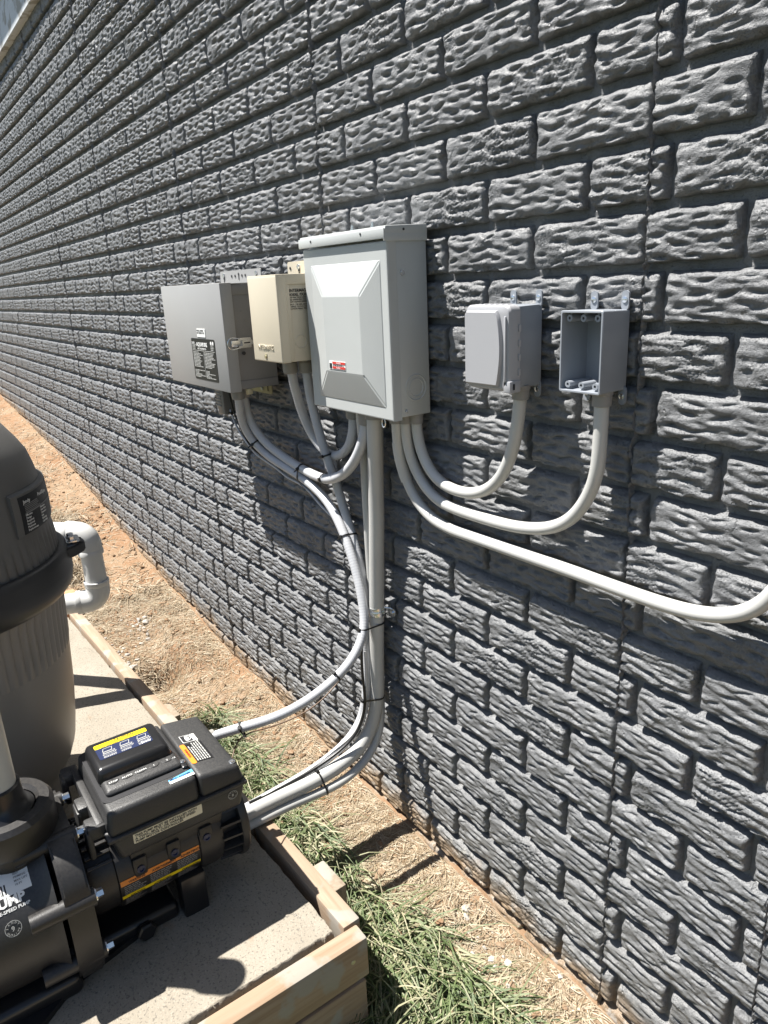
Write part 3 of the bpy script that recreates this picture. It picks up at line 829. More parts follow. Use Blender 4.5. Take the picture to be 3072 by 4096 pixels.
B2 = thing('covered_device_box', 'grey outlet box with a closed bubble cover, left of the open box', 'electrical box', (1.215, -.01, -.32))
bm = NB(); hexa(bm, ((1.178, -.068, -.315), (1.2505, -.068, -.315), (1.2515, -.008, -.316), (1.177, -.008, -.316)), ((1.178, -.068, -.193), (1.2505, -.068, -.193), (1.2515, -.008, -.192), (1.177, -.008, -.192)), .003); part('shell', bm, M_pvcg, B2)
bm = NB(); prism(bm, rrect(.0985, .129, .010), (1.1625, -.066, -.3195), X1, Z1, .006); part('base_plate', bm, M_cover, B2)
bm = NB()
lay = [(0, -.071, .011), (.0003, -.084, .011), (.0025, -.0875, .0105), (.006, -.0890, .010)]
prev = None
for i, y, r in lay:
    rg = [bm.verts.new((a, y, b)) for a, b in rrect(.0985 - 2*i, .127 - 2*i, r, 5, 1.1625 + i, -.3165 + i)]
    if prev:
        for k in range(len(rg)): bm.faces.new((prev[k], prev[(k+1) % len(rg)], rg[(k+1) % len(rg)], rg[k]))
    prev = rg
bm.faces.new(prev); cv = part('bubble_cover', bm, M_cover, B2)
bm = NB(); poly = [(1.168, -.310), (1.240, -.310)] + [(1.2405 + .0075*math.sin(math.pi*t), -.310 + .112*t) for t in np.linspace(0.05, .95, 12)] + [(1.238, -.1975), (1.172, -.1975), (1.168, -.202)]
prev = None
for d, s in ((-.0885, 1.0), (-.0925, .985), (-.0945, .95)):
    cx, cz = 1.205, -.254
    rg = [bm.verts.new((cx + (a - cx)*s, d, cz + (b - cz)*s)) for a, b in poly]
    if prev:
        for k in range(len(rg)): bm.faces.new((prev[k], prev[(k+1) % len(rg)], rg[(k+1) % len(rg)], rg[k]))
    prev = rg
bm.faces.new(prev); part('raised_panel', bm, M_cover, cv)
bm = NB(); bx(bm, (1.2515, -.0915, -.302), (1.2555, -.088, -.206), .0015); part('finger_grip', bm, M_cover, cv)
for zz in (-.225, -.247, -.268, -.290):
    bm = NB(); bx(bm, (1.2608, -.0705, zz - .004), (1.2632, -.066, zz + .006), .0006); part('hinge_knuckle', bm, M_cover, B2)
for k in range(5):
    bm = NB(); bx(bm, (1.195 + k*.012, -.080, -.1915), (1.2005 + k*.012, -.069, -.1885), .001); part('top_rib', bm, M_cover, cv)
bm = NB(); bx(bm, (1.249, -.089, -.319), (1.2635, -.066, -.301), .0015); part('lock_tab', bm, M_cover, cv)
bm = NB(); bx(bm, (1.2636, -.083, -.314), (1.2642, -.079, -.305)); part('lock_slot', bm, L_ink, cv)
for p, up in (((1.193, 0, -.189), 1), ((1.247, 0, -.189), 1), ((1.247, 0, -.316), 0)): ear(B2, p, up)

# ------------------------------------------------------------------ conduits
def conduit(name, label, cat, pts, r, m, group, ribs=False, n=14, relax=3, ends=()):
    Q = smooth_path(pts, .0022 if ribs else .007, relax)
    t = thing(name, label, cat, pts[0], group)
    bm = NB(); tube(bm, Q, r, n, rf=(lambda r, L: r * (1 + .022 * math.sin(L * 2*math.pi / .0066))) if ribs else None)
    part('hose' if ribs else 'pipe', bm, m, t, ang=60)
    for p, d, kind in ends:
        p = Vector(p); d = Vector(d)
        bm = NB()
        if kind == 'liquidtight':
            lathe(bm, [(r*1.15, .036), (r*1.55, .034), (r*1.62, .028), (r*1.62, .012), (r*1.45, .010), (r*1.45, .005), (r*1.7, .0045), (r*1.7, -.002), (0, -.002)], p, d, 24)
        else:
            lathe(bm, [(r*1.02, .020), (r*1.28, .019), (r*1.30, .004), (r*1.42, .0035), (r*1.42, -.003), (0, -.003)], p, d, 24)
        part('connector' if kind == 'liquidtight' else 'adapter', bm, M_fit, t)
    return t, Q

DN = (0, 0, -1)
C1 = [(0.923,-0.055,-0.385),(0.923,-0.055,-0.410),(0.911,-0.045,-0.457),(0.908,-0.040,-0.482),(0.911,-0.035,-0.511),(0.917,-0.030,-0.535),(0.931,-0.028,-0.559),(0.956,-0.027,-0.581),(0.986,-0.027,-0.596),(1.018,-0.027,-0.603),(1.049,-0.027,-0.606),(1.105,-0.027,-0.605),(1.166,-0.027,-0.604),(1.236,-0.027,-0.603),(1.350,-0.027,-0.601),(1.426,-0.027,-0.601),(1.495,-0.027,-0.600),(1.542,-0.027,-0.597),(1.585,-0.027,-0.588),(1.612,-0.027,-0.577),(1.636,-0.027,-0.558),(1.660,-0.027,-0.52),(1.672,-0.027,-0.46),(1.675,-0.027,-0.30),(1.675,-0.027,0.30)]
C2 = [(0.938,-0.045,-0.385),(0.938,-0.045,-0.408),(0.934,-0.040,-0.443),(0.936,-0.035,-0.476),(0.944,-0.030,-0.503),(0.961,-0.027,-0.528),(0.989,-0.027,-0.547),(1.016,-0.027,-0.557),(1.047,-0.027,-0.561),(1.090,-0.027,-0.562),(1.151,-0.027,-0.561),(1.209,-0.027,-0.558),(1.255,-0.027,-0.551),(1.305,-0.028,-0.535),(1.338,-0.028,-0.513),(1.363,-0.030,-0.482),(1.380,-0.032,-0.450),(1.389,-0.035,-0.420),(1.392,-0.037,-0.384),(1.393,-0.038,-0.344),(1.393,-0.038,-0.305)]
C3 = [(0.955,-0.032,-0.385),(0.955,-0.032,-0.409),(0.955,-0.030,-0.434),(0.962,-0.028,-0.463),(0.977,-0.027,-0.489),(0.997,-0.027,-0.508),(1.021,-0.027,-0.519),(1.048,-0.027,-0.524),(1.078,-0.027,-0.525),(1.109,-0.027,-0.521),(1.138,-0.028,-0.511),(1.166,-0.030,-0.494),(1.188,-0.032,-0.473),(1.204,-0.034,-0.450),(1.216,-0.036,-0.425),(1.226,-0.038,-0.400),(1.232,-0.040,-0.375),(1.236,-0.040,-0.348),(1.238,-0.040,-0.310)]
G = 'rigid grey conduits leaving the breaker panel'
c1t, _ = conduit('rigid_conduit', 'long grey conduit running below the device boxes out past the right edge', 'conduit', C1, .0108, M_pipe, G, ends=[((.923, -.055, -.392), DN, 'a')])
bm = NB(); tube(bm, smooth_path([(0.9115,-0.045,-0.452),(0.908,-0.040,-0.482),(0.911,-0.035,-0.511),(0.9165,-0.0305,-0.533)], .006, 1), .0124, 16); part('bell_end', bm, M_pipe, c1t, ang=60)
conduit('rigid_conduit', 'grey conduit bending from the panel up into the open device box', 'conduit', C2, .0106, M_pipe, G, ends=[((.938, -.045, -.392), DN, 'a'), ((1.393, -.038, -.3105), DN, 'a')])
conduit('rigid_conduit', 'short U-bent grey conduit from the panel up into the covered outlet box', 'conduit', C3, .0106, M_pipe, G, ends=[((.955, -.032, -.392), DN, 'a'), ((1.238, -.040, -.316), DN, 'a')])
MAIN = [(0.853,-0.056,-0.385),(0.850,-0.056,-0.420),(0.836,-0.049,-0.475),(0.820,-0.041,-0.548),(0.810,-0.037,-0.629),(0.800,-0.035,-0.713),(0.789,-0.034,-0.828),(0.780,-0.034,-0.935),(0.774,-0.034,-1.017),(0.771,-0.035,-1.080),(0.766,-0.038,-1.130),(0.760,-0.053,-1.187),(0.761,-0.087,-1.224),(0.763,-0.138,-1.245),(0.763,-0.189,-1.255),(0.760,-0.237,-1.261),(0.756,-0.287,-1.264),(0.755,-0.345,-1.265),(0.757,-0.393,-1.265),(0.760,-0.45,-1.265)]
THIN = [(0.790,-0.050,-0.385),(0.789,-0.050,-0.412),(0.785,-0.046,-0.439),(0.773,-0.036,-0.506),(0.764,-0.030,-0.561),(0.759,-0.027,-0.616),(0.756,-0.025,-0.671),(0.753,-0.023,-0.728),(0.751,-0.021,-0.787),(0.749,-0.018,-0.847),(0.748,-0.016,-0.902),(0.748,-0.016,-1.009),(0.755,-0.017,-1.110),(0.762,-0.023,-1.160),(0.767,-0.039,-1.215),(0.772,-0.072,-1.252),(0.779,-0.119,-1.272),(0.783,-0.168,-1.280),(0.778,-0.221,-1.284),(0.772,-0.276,-1.285),(0.771,-0.353,-1.285),(0.772,-0.45,-1.285)]
mt, _ = conduit('rigid_conduit', 'thickest grey conduit dropping straight from the panel and sweeping to the pad', 'conduit', MAIN, .0170, M_pipe, G, n=22, ends=[((.8525, -.056, -.392), DN, 'a')])
conduit('rigid_conduit', 'thin grey conduit hugging the wall behind the thickest conduit', 'conduit', THIN, .0106, M_pipe, G)
FL1 = [(0.318,-0.112,-0.385),(0.318,-0.112,-0.416),(0.297,-0.103,-0.459),(0.282,-0.090,-0.500),(0.287,-0.075,-0.534),(0.313,-0.060,-0.563),(0.361,-0.050,-0.583),(0.414,-0.045,-0.594),(0.474,-0.040,-0.606),(0.533,-0.040,-0.618),(0.586,-0.040,-0.635),(0.629,-0.042,-0.656),(0.662,-0.045,-0.682),(0.691,-0.048,-0.711),(0.713,-0.050,-0.741),(0.734,-0.052,-0.778),(0.755,-0.056,-0.819),(0.770,-0.060,-0.855),(0.780,-0.065,-0.882),(0.789,-0.073,-0.906),(0.795,-0.090,-0.931),(0.800,-0.115,-0.956),(0.803,-0.150,-0.979),(0.805,-0.195,-0.998),(0.804,-0.240,-1.013),(0.801,-0.300,-1.024),(0.785,-0.345,-1.033),(0.762,-0.380,-1.043),(0.742,-0.415,-1.052),(0.735,-0.46,-1.055)]
FL2 = [(0.294,-0.085,-0.385),(0.293,-0.085,-0.427),(0.288,-0.080,-0.460),(0.293,-0.070,-0.495),(0.313,-0.060,-0.525),(0.348,-0.050,-0.550),(0.397,-0.041,-0.569),(0.457,-0.037,-0.582),(0.537,-0.041,-0.588),(0.599,-0.050,-0.585),(0.654,-0.060,-0.577),(0.704,-0.065,-0.561),(0.750,-0.068,-0.538),(0.785,-0.068,-0.508),(0.808,-0.066,-0.477),(0.820,-0.063,-0.450),(0.824,-0.060,-0.425),(0.825,-0.058,-0.388)]
FL3 = [(0.572,-0.090,-0.298),(0.570,-0.087,-0.342),(0.552,-0.070,-0.385),(0.541,-0.055,-0.429),(0.543,-0.045,-0.463),(0.551,-0.035,-0.495),(0.567,-0.027,-0.518),(0.593,-0.025,-0.530),(0.627,-0.026,-0.531),(0.663,-0.030,-0.523),(0.700,-0.035,-0.505),(0.726,-0.037,-0.479),(0.739,-0.038,-0.452),(0.743,-0.038,-0.424),(0.744,-0.038,-0.388)]
FL4 = [(0.591,-0.060,-0.298),(0.591,-0.060,-0.343),(0.591,-0.058,-0.370),(0.594,-0.055,-0.407),(0.602,-0.052,-0.444),(0.612,-0.050,-0.480),(0.622,-0.047,-0.515),(0.629,-0.041,-0.545),(0.634,-0.034,-0.577),(0.641,-0.028,-0.610),(0.651,-0.026,-0.643),(0.665,-0.025,-0.674),(0.681,-0.025,-0.702),(0.697,-0.026,-0.732),(0.712,-0.028,-0.762),(0.726,-0.031,-0.798),(0.740,-0.036,-0.845),(0.748,-0.042,-0.900),(0.750,-0.047,-0.980),(0.755,-0.051,-1.020),(0.757,-0.056,-1.070),(0.756,-0.064,-1.120),(0.752,-0.078,-1.165),(0.745,-0.110,-1.205),(0.740,-0.180,-1.238),(0.738,-0.240,-1.252),(0.738,-0.300,-1.258),(0.742,-0.38,-1.262),(0.745,-0.45,-1.262)]
G2 = 'flexible conduits looping under the boxes'
conduit('flexible_conduit', 'grey flexible conduit from the chlorinator box down to the pump controller', 'conduit', FL1, .0106, M_flex, G2, True, ends=[((.318, -.112, -.384), DN, 'liquidtight'), ((.735, -.452, -1.055), (-.1, 1, .03), 'a')])
conduit('flexible_conduit', 'grey flexible conduit sagging from the chlorinator box up to the breaker panel', 'conduit', FL2, .0113, M_flex, G2, True, ends=[((.294, -.085, -.384), DN, 'liquidtight'), ((.825, -.058, -.392), DN, 'liquidtight')])
conduit('flexible_conduit', 'grey flexible conduit in a short U from the beige box to the panel', 'conduit', FL3, .0106, M_flex, G2, True, ends=[((.571, -.090, -.302), DN, 'liquidtight'), ((.744, -.038, -.392), DN, 'liquidtight')])
conduit('flexible_conduit', 'grey flexible conduit dropping from the beige box to the bottom bundle', 'conduit', FL4, .0106, M_flex, G2, True, ends=[((.591, -.060, -.302), DN, 'liquidtight')])

def wire(name, label, pts, r, m, group=None, relax=2):
    bm = NB(); tube(bm, smooth_path(pts, .008, relax), r, 8); o = part(name, bm, m, loc=pts[0], ang=60); tag(o, label, 'cable', group); return o
G3 = 'loose cables tied along the conduits'
WIRE1 = [(0.110,-0.050,-0.478),(0.131,-0.050,-0.512),(0.170,-0.050,-0.544),(0.229,-0.058,-0.560),(0.254,-0.055,-0.579),(0.294,-0.045,-0.596),(0.333,-0.035,-0.610),(0.376,-0.026,-0.630),(0.447,-0.027,-0.634),(0.493,-0.026,-0.644),(0.536,-0.026,-0.666),(0.587,-0.028,-0.681),(0.632,-0.030,-0.695),(0.663,-0.032,-0.716)]
WIRE2 = [(0.195,-0.090,-0.380),(0.203,-0.085,-0.434),(0.204,-0.080,-0.473),(0.219,-0.075,-0.504),(0.240,-0.070,-0.540),(0.257,-0.066,-0.560),(0.287,-0.058,-0.576),(0.322,-0.045,-0.592),(0.367,-0.035,-0.605),(0.466,-0.028,-0.622),(0.532,-0.028,-0.638),(0.581,-0.026,-0.660),(0.640,-0.026,-0.684)]
BLK = [(0.644,-0.030,-0.680),(0.683,-0.030,-0.732),(0.726,-0.033,-0.820),(0.752,-0.045,-0.882),(0.758,-0.060,-0.934),(0.761,-0.068,-0.994),(0.766,-0.071,-1.045),(0.772,-0.072,-1.093),(0.770,-0.079,-1.138),(0.768,-0.104,-1.182),(0.760,-0.155,-1.215),(0.752,-0.21,-1.235),(0.748,-0.28,-1.246),(0.748,-0.38,-1.248)]
WHT = [(0.762,-0.058,-0.976),(0.767,-0.062,-1.036),(0.770,-0.067,-1.085),(0.764,-0.076,-1.136),(0.755,-0.098,-1.186),(0.745,-0.15,-1.215),(0.742,-0.20,-1.235),(0.745,-0.26,-1.244),(0.748,-0.35,-1.247)]
CTL = [(0.793,-0.090,-0.946),(0.790,-0.112,-0.980),(0.788,-0.155,-1.012),(0.792,-0.190,-1.031),(0.792,-0.220,-1.043),(0.789,-0.265,-1.053),(0.777,-0.300,-1.061),(0.769,-0.340,-1.063),(0.764,-0.370,-1.060),(0.761,-0.385,-1.064),(0.758,-0.400,-1.081),(0.775,-0.412,-1.095),(0.80,-0.44,-1.10)]
wire('pale_cable', 'thin pale cable hanging below the flexible conduit on the left', WIRE1, .0032, M_cable, G3)
wire('black_cable', 'black cable from under the chlorinator box along the flexible conduit', WIRE2, .0028, M_tie, G3)
wire('black_cable', 'black cable running down beside the thickest conduit to the pump', BLK, .0036, M_tie, G3)
wire('white_cable', 'thin white cable curving with the conduit bundle towards the pad', WHT, .0026, M_white, G3)
wire('control_wire', 'thin dark wire under the flexible conduit at the pump', CTL, .0016, M_brown, G3)

# small sensor unit under the chlorinator box
sb = thing('sensor_unit', 'small grey cell unit with ribs hanging under the chlorinator box', 'sensor', (.075, -.04, -.49))
bm = NB(); hexa(bm, ((.062, -.066, -.494), (.106, -.066, -.492), (.106, -.012, -.492), (.062, -.012, -.494)), ((.045, -.066, -.40), (.104, -.066, -.40), (.104, -.012, -.40), (.045, -.012, -.40)), .004); part('housing', bm, M_body, sb)
for k in range(7):
    bm = NB(); bx(bm, (.052, -.0685, -.470 + k*.009), (.090, -.0655, -.466 + k*.009), .0008); part('rib', bm, M_fit, sb)
bm = NB(); cyl(bm, (.107, -.05, -.487), (.122, -.05, -.487), .0045, n=14); part('plug', bm, L_ink, sb)

def strap_tie(p, t, circles, label, wdt=.0042, head=0.0):
    """a closed nylon band round the listed (centre, radius) sections, in the plane through p across t"""
    p, t = Vector(p), Vector(t).normalized(); u, w, _ = basis(t); pts = []
    for c, r in circles:
        c = Vector(c) - p; a, b = c.dot(u), c.dot(w)
        pts += [(round(a + (r + .0004) * math.cos(2*math.pi*k/24), 6), round(b + (r + .0004) * math.sin(2*math.pi*k/24), 6)) for k in range(24)]
    hp = hull2(pts); cx = sum(a for a, b in hp) / len(hp); cy = sum(b for a, b in hp) / len(hp)
    bm = NB(); rings = []
    for a, b in hp:
        d = math.hypot(a - cx, b - cy); oa, ob = (a - cx) / d * .0013, (b - cy) / d * .0013
        q = p + u * a + w * b; q2 = p + u * (a + oa) + w * (b + ob)
        rings.append([bm.verts.new(x) for x in (q - t*wdt/2, q2 - t*wdt/2, q2 + t*wdt/2, q + t*wdt/2)])
    for i in range(len(rings)):
        A, B = rings[i], rings[(i + 1) % len(rings)]
        for k in range(4): bm.faces.new((A[k], A[(k+1) % 4], B[(k+1) % 4], B[k]))
    tt = thing('cable_tie', label, 'cable tie', p, 'black cable ties on the conduits')
    part('band', bm, M_tie, tt)
    # locking head on the side that faces the open (towards -y, +x)
    best = max(hp, key=lambda h: (u*h[0] + w*h[1]).dot(Vector((math.sin(head), -math.cos(head), .1))))
    q = p + u * best[0] + w * best[1]; o = (u * (best[0] - cx) + w * (best[1] - cy)).normalized(); s = t.cross(o)
    M = Matrix(((s.x, t.x, o.x, q.x), (s.y, t.y, o.y, q.y), (s.z, t.z, o.z, q.z), (0, 0, 0, 1)))
    bm = NB(); bx(bm, (-.0045, -.0038, -.0006), (.0045, .0038, .0050), .0008, 1, M); part('head', bm, M_tie, tt)
    bm = NB(); bx(bm, (.004, -.0018, .0012), (.013, .0018, .0024), .0003, 1, M); part('tail', bm, M_tie, tt)

def near(path, p):
    Q = np.array(path); i = int(np.argmin(((Q - np.array(p))**2).sum(1))); return Q[i], Q[min(i+1, len(Q)-1)] - Q[max(i-1, 0)]
Q1, Q2, Q3, Q4, QM, QT = (smooth_path(x, .004) for x in (FL1, FL2, FL3, FL4, MAIN, THIN))
def tie(at, paths, label, t=None, head=0.0):
    c = []; tt = None
    for Q, r in paths:
        q, d = near(Q, at); c.append((q, r)); tt = d if tt is None else tt
    pm = sum((Vector(q) for q, r in c), Vector()) / len(c)
    # bring every section into the plane of the tie
    T = Vector(t if t is not None else tt).normalized(); cc = []
    for (Q, r), (q, _) in zip(paths, c):
        k = int(np.argmin(np.abs((np.array(Q) - np.array(pm)) @ np.array(T)) + .6 * np.linalg.norm(np.array(Q) - np.array(pm), axis=1))); cc.append((Q[k], r))
    strap_tie(pm, T, cc, label, head=head)
W1 = smooth_path(WIRE1, .004); W2 = smooth_path(WIRE2, .004); WB = smooth_path(BLK, .004); WW = smooth_path(WHT, .004); WC = smooth_path(CTL, .004)
tie((.268, -.07, -.55), [(Q1, .0106), (W2, .0028), (W1, .0032)], 'topmost black tie on the leftmost flexible conduit and its loose cables')
tie((.486, -.04, -.600), [(Q1, .0106), (Q2, .0113), (W2, .0028), (W1, .0032)], 'black tie holding the two sagging chlorinator conduits together')
tie((.628, -.055, -.583), [(Q2, .0113), (Q4, .0106)], 'black tie where the sagging conduit crosses the beige box conduit')
tie((.618, -.045, -.522), [(Q4, .0106), (Q3, .0106)], 'black tie joining the two conduits that leave the beige box')
tie((.690, -.045, -.712), [(Q1, .0106), (Q4, .0106)], 'black tie above the pipe strap where two flexible conduits run side by side')
tie((.778, -.05, -.905), [(QM, .017), (Q1, .0106)], 'black tie just below the metal pipe strap', t=(0, .05, -1))
tie((.802, -.165, -.985), [(Q1, .0106)], 'single black tie halfway along the conduit to the pump controller')
tie((.763, -.385, -1.044), [(Q1, .0106), (WC, .0016)], 'black tie on the conduit next to the pump controller')
tie((.768, -.05, -1.10), [(QM, .017), (WB, .0036), (WW, .0026), (Q4, .0106)], 'black tie round the conduit bundle where it begins to sweep', t=(0, -.1, -1))
tie((.765, -.205, -1.262), [(QM, .017), (QT, .0106)], 'black tie round the two conduits lying over the grass', t=(0, -1, -.15))

# zinc strap on the thickest conduit
PS = thing('pipe_strap', 'shiny zinc one-hole strap on the thickest conduit', 'pipe strap', (.785, -.01, -.868))
q, d = near(QM, (.785, -.034, -.868)); q = Vector(q)
bm = NB(); lathe(bm, [(.0172, -.010), (.0186, -.011), (.0192, -.006), (.0182, -.003), (.0192, 0), (.0192, .006), (.0184, .010), (.0172, .010)], q, (0.05, 0, -1), 32, True); part('saddle', bm, M_zinc, PS)
bm = NB(); prism(bm, [(q.x + .014, q.z - .011), (q.x + .034, q.z - .011), (q.x + .041, q.z - .006), (q.x + .041, q.z + .006), (q.x + .034, q.z + .011), (q.x + .014, q.z + .011)], (0, -.009, 0), X1, Z1, .003)
tube(bm, [(q.x + .016, -.022, q.z + .010), (q.x + .026, -.014, q.z + .010), (q.x + .036, -.012, q.z + .0085)], .0018, 8); part('foot', bm, M_zinc, PS)
bm = NB(); screw_bm(bm, (q.x + .031, -.012, q.z), (0, -1, 0), .0045, .004); part('screw', bm, M_zinc, PS)

# ------------------------------------------------------------------ pad and its timber forms
def pad_mesh():
    xs = np.concatenate([np.linspace(-.74, 1.06, 150)[:-1], np.linspace(1.06, 1.085, 8)[:-1], np.linspace(1.085, 1.112, 20)]); ys = np.concatenate([np.linspace(-1.75, -.43, 110)[:-1], np.linspace(-.43, -.41, 6)[:-1], np.linspace(-.41, -.379, 22)])
    X, Y = np.meshgrid(xs, ys, indexing='ij')
    sk = 0.0385 * (X - 1.118)
    X = X.copy()                                  # the form runs a touch off square
    Yr = Y + sk * ((Y + 1.75) / 1.378)
    Z = -1.301 + .0022 * nz2(X, Y, 21, 9) + .0012 * nz2(X, Y, 22, 80, 2)
    e = np.minimum(1.112 - X, -.379 - Y)
    jag = .0045 * nz2(X, Y, 23, 150, 3)
    Z = Z - .034 * np.clip((.0045 + jag - e) / .0022, 0, 1) + .0012 * nz2(X, Y, 24, 260, 2) * np.exp(-e / .02)
    V = np.stack([X, Yr, Z], -1).reshape(-1, 3); n, m = X.shape; I = np.arange(n*m).reshape(n, m)
    F = np.stack([I[:-1, :-1], I[1:, :-1], I[1:, 1:], I[:-1, 1:]], -1).reshape(-1, 4)
    # skirts
    rim = np.concatenate([I[:, 0], I[-1, 1:], I[-2::-1, -1], I[0, -2:0:-1]]); lo = V[rim].copy(); lo[:, 2] = -1.62
    b = len(V); V = np.vstack([V, lo]); k = len(rim); a = np.arange(k)
    F = np.vstack([F, np.stack([rim, b + a, b + (a + 1) % k, rim[(a + 1) % k]], -1)])
    return V, F
Vp, Fp = pad_mesh(); pad = mesh_np('concrete_pad', Vp, Fp, M_conc); tag(pad, kind='structure')
def board(name, lo, hi, m, label, rz=0.0, group='timber form boards round the pad', bev=.004):
    c = Vector(((lo[0]+hi[0])/2, (lo[1]+hi[1])/2, lo[2])); M = Matrix.Translation(c) @ Matrix.Rotation(rz, 4, 'Z')
    h = [(hi[i] - lo[i]) / 2 for i in range(3)]; bm = NB(); bx(bm, (-h[0], -h[1], 0), (h[0], h[1], 2*h[2]), bev, 2, M)
    o = part(name, bm, m, loc=c); tag(o, label, 'board', group); return o
RZ = rad(2.2)
board('form_board', (.752, -.373, -1.388), (1.117, -.335, -1.297), M_wx, 'short timber form board beside the grass, ending at the pad corner', RZ*.8)
board('form_board', (-.72, -.4145, -1.388), (.748, -.3765, -1.297), M_wx, 'long timber form board between the pad and the bare soil, behind the pump', RZ)
fb = board('form_board', (1.122, -1.75, -1.388), (1.160, -.342, -1.298), M_wy, 'upper timber board across the near end of the pad', 0)
board('form_board', (1.126, -1.75, -1.60), (1.163, -.352, -1.391), M_wy, 'lower timber board across the near end of the pad', 0)
bm = NB(); lathe(bm, [(0, .0012), (.0035, .0012), (.0048, .0004), (.0048, -.001)], (1.160, -.376, -1.335), (1, 0, 0), 14); part('nail_head', bm, M_olive, fb)
board('wood_stake', (.915, -.327, -1.60), (1.003, -.291, -1.332), M_wz, 'stubby wooden stake standing in the grass beside the near form board', RZ, 'stakes behind the form boards')
board('wood_stake', (.09, -.378, -1.60), (.178, -.340, -1.328), M_wz, 'grey wooden stake behind the long form board by the bare soil', RZ, 'stakes behind the form boards')
bm = NB(); bx(bm, (-.985, -.425, -1.40), (-.90, -.365, -1.305), .006, 2); o = part('brick_chunk', bm, L_stone, loc=(-.94, -.39, -1.40)); tag(o, 'broken clay block lying behind the white pipe bend', 'rubble')

# ------------------------------------------------------------------ cartridge filter
FA = Vector((.33, -.87, 0)); KF = .956
FT = thing('filter_tank', 'large grey pool filter tank with a black clamp band, cut by the left edge', 'pool filter', (FA.x, FA.y, -1.30))
def fz(z): return -.147 + (z + .147) * KF
dome = [(0, fz(-.315)), (.06, fz(-.318)), (.12, fz(-.333)), (.17, fz(-.362)), (.2137, fz(-.405)), (.2393, fz(-.443)), (.2541, fz(-.47)), (.262, fz(-.500)), (.268, fz(-.53)), (.2725, fz(-.58)), (.2755, fz(-.62))]
dome += [(.2755 + (z - (-.62)) * -.075, fz(z)) for z in np.linspace(-.63, -.72, 7)]
body = [(.2807 - .0019*k, fz(z)) for k, z in enumerate(np.linspace(-.74, -.82, 6))] + [(.2700 - .0010*k, fz(z)) for k, z in enumerate(np.linspace(-.84, -.93, 6))]
body2 = [(.2654, fz(-.928)), (.2573, fz(-1.044)), (.247, fz(-1.13)), (.2393, fz(-1.176)), (.2349, fz(-1.192)), (.2232, fz(-1.223)), (.208, fz(-1.242)), (.2025, fz(-1.26)), (.2016, fz(-1.279)), (.201, fz(-1.343)), (.199, fz(-1.353)), (.18, fz(-1.354))]
NR = 80
def ribs(z0, z1, amp):
    def f(r, h, a):
        k = max(0, min(1, (h - min(z0, z1)) / .02)) * max(0, min(1, (max(z0, z1) - h) / .02))
        return r * (1 + amp * k * (abs(math.sin(a * NR / 2)) - .5))
    return f
bm = NB(); lathe(bm, [(r*KF, z) for r, z in dome], FA, n=NR*6, rf=ribs(fz(-.63), fz(-.76), .016)); dm = part('dome', bm, M_tank, FT, ang=50)
bm = NB(); lathe(bm, [(r*KF, z) for r, z in body], FA, n=NR*6, rf=ribs(fz(-.72), fz(-.935), .016)); lathe(bm, [(r*KF, z) for r, z in body2], FA, n=96); part('tank_body', bm, M_tank2, FT, ang=50)
bm = NB(); lathe(bm, [(r*KF, fz(z)) for r, z in ((.278, -.692), (.290, -.690), (.2985, -.696), (.300, -.712), (.3045, -.735), (.3045, -.752), (.300, -.772), (.290, -.785), (.279, -.789))], FA, n=160, closed=True); cb = part('clamp_band', bm, M_band, FT, ang=50)
aL = rad(84)
def az(a, r, z): return Vector((FA.x + r*math.cos(a), FA.y + r*math.sin(a), z))
bm = NB(); d = Vector((math.cos(aL), math.sin(aL), 0)); s = Vector((-d.y, d.x, 0))
a0_ = FA + Vector((0, 0, -.703)) ; prism(bm, [(.285*KF, -.058), (.315*KF, -.040), (.338*KF, -.014), (.338*KF, .014), (.320*KF, .038), (.285*KF, .052)], a0_, d, s, .026)
bmesh.ops.bevel(bm, geom=bm.edges[:], offset=.004, segments=2, affect='EDGES'); part('clamp_lug', bm, M_band, cb)
bm = NB()
lg = prism(bm, rrect(.034, .050, .008), FA + d * (.292*KF) - s * .026 + Vector((0, 0, -.6745)), d, s, .003)
for k in (-.014, .012):
    c = FA + d * (.310*KF) + s * k + Vector((0, 0, -.672)); cyl(bm, c, c + Vector((0, 0, .009)), .0075, n=6); cyl(bm, c, c + Vector((0, 0, .002)), .010, n=18)
part('bolt_plate', bm, M_zinc, cb)
# raised label pad on the dome
def sector(bm, a0, a1, rz, th, n=24):
    """curved slab: rz list of (r,z) going down"""
    rows = []
    for k in range(n + 1):
        a = a0 + (a1 - a0) * k / n
        rows.append(([bm.verts.new(az(a, r, z)) for r, z in rz], [bm.verts.new(az(a, r - th, z)) for r, z in rz]))
    for (o1, i1), (o2, i2) in zip(rows, rows[1:]):
        m = len(rz)
        for j in range(m - 1):
            bm.faces.new((o1[j], o2[j], o2[j+1], o1[j+1])); bm.faces.new((i1[j+1], i2[j+1], i2[j], i1[j]))
        bm.faces.new((o1[0], i1[0], i2[0], o2[0])); bm.faces.new((o1[-1], o2[-1], i2[-1], i1[-1]))
    for o, i, s_ in ((rows[0][0], rows[0][1], 1), (rows[-1][0], rows[-1][1], -1)):
        for j in range(len(rz) - 1): bm.faces.new((o[j], o[j+1], i[j+1], i[j]) if s_ > 0 else (o[j+1], o[j], i[j], i[j+1]))
bm = NB(); sector(bm, rad(40), rad(108), [(.2665*KF + .004, fz(-.527)), (.2775*KF, fz(-.531)), (.280*KF, fz(-.575)), (.2795*KF, fz(-.618))], .03); lp = part('label_boss', bm, M_tank, dm)
bm = NB(); sector(bm, rad(44), rad(106), [(.2785*KF, fz(-.536)), (.2808*KF, fz(-.575)), (.2806*KF, fz(-.615))], .001); fl = part('rating_label', bm, L_black, dm)
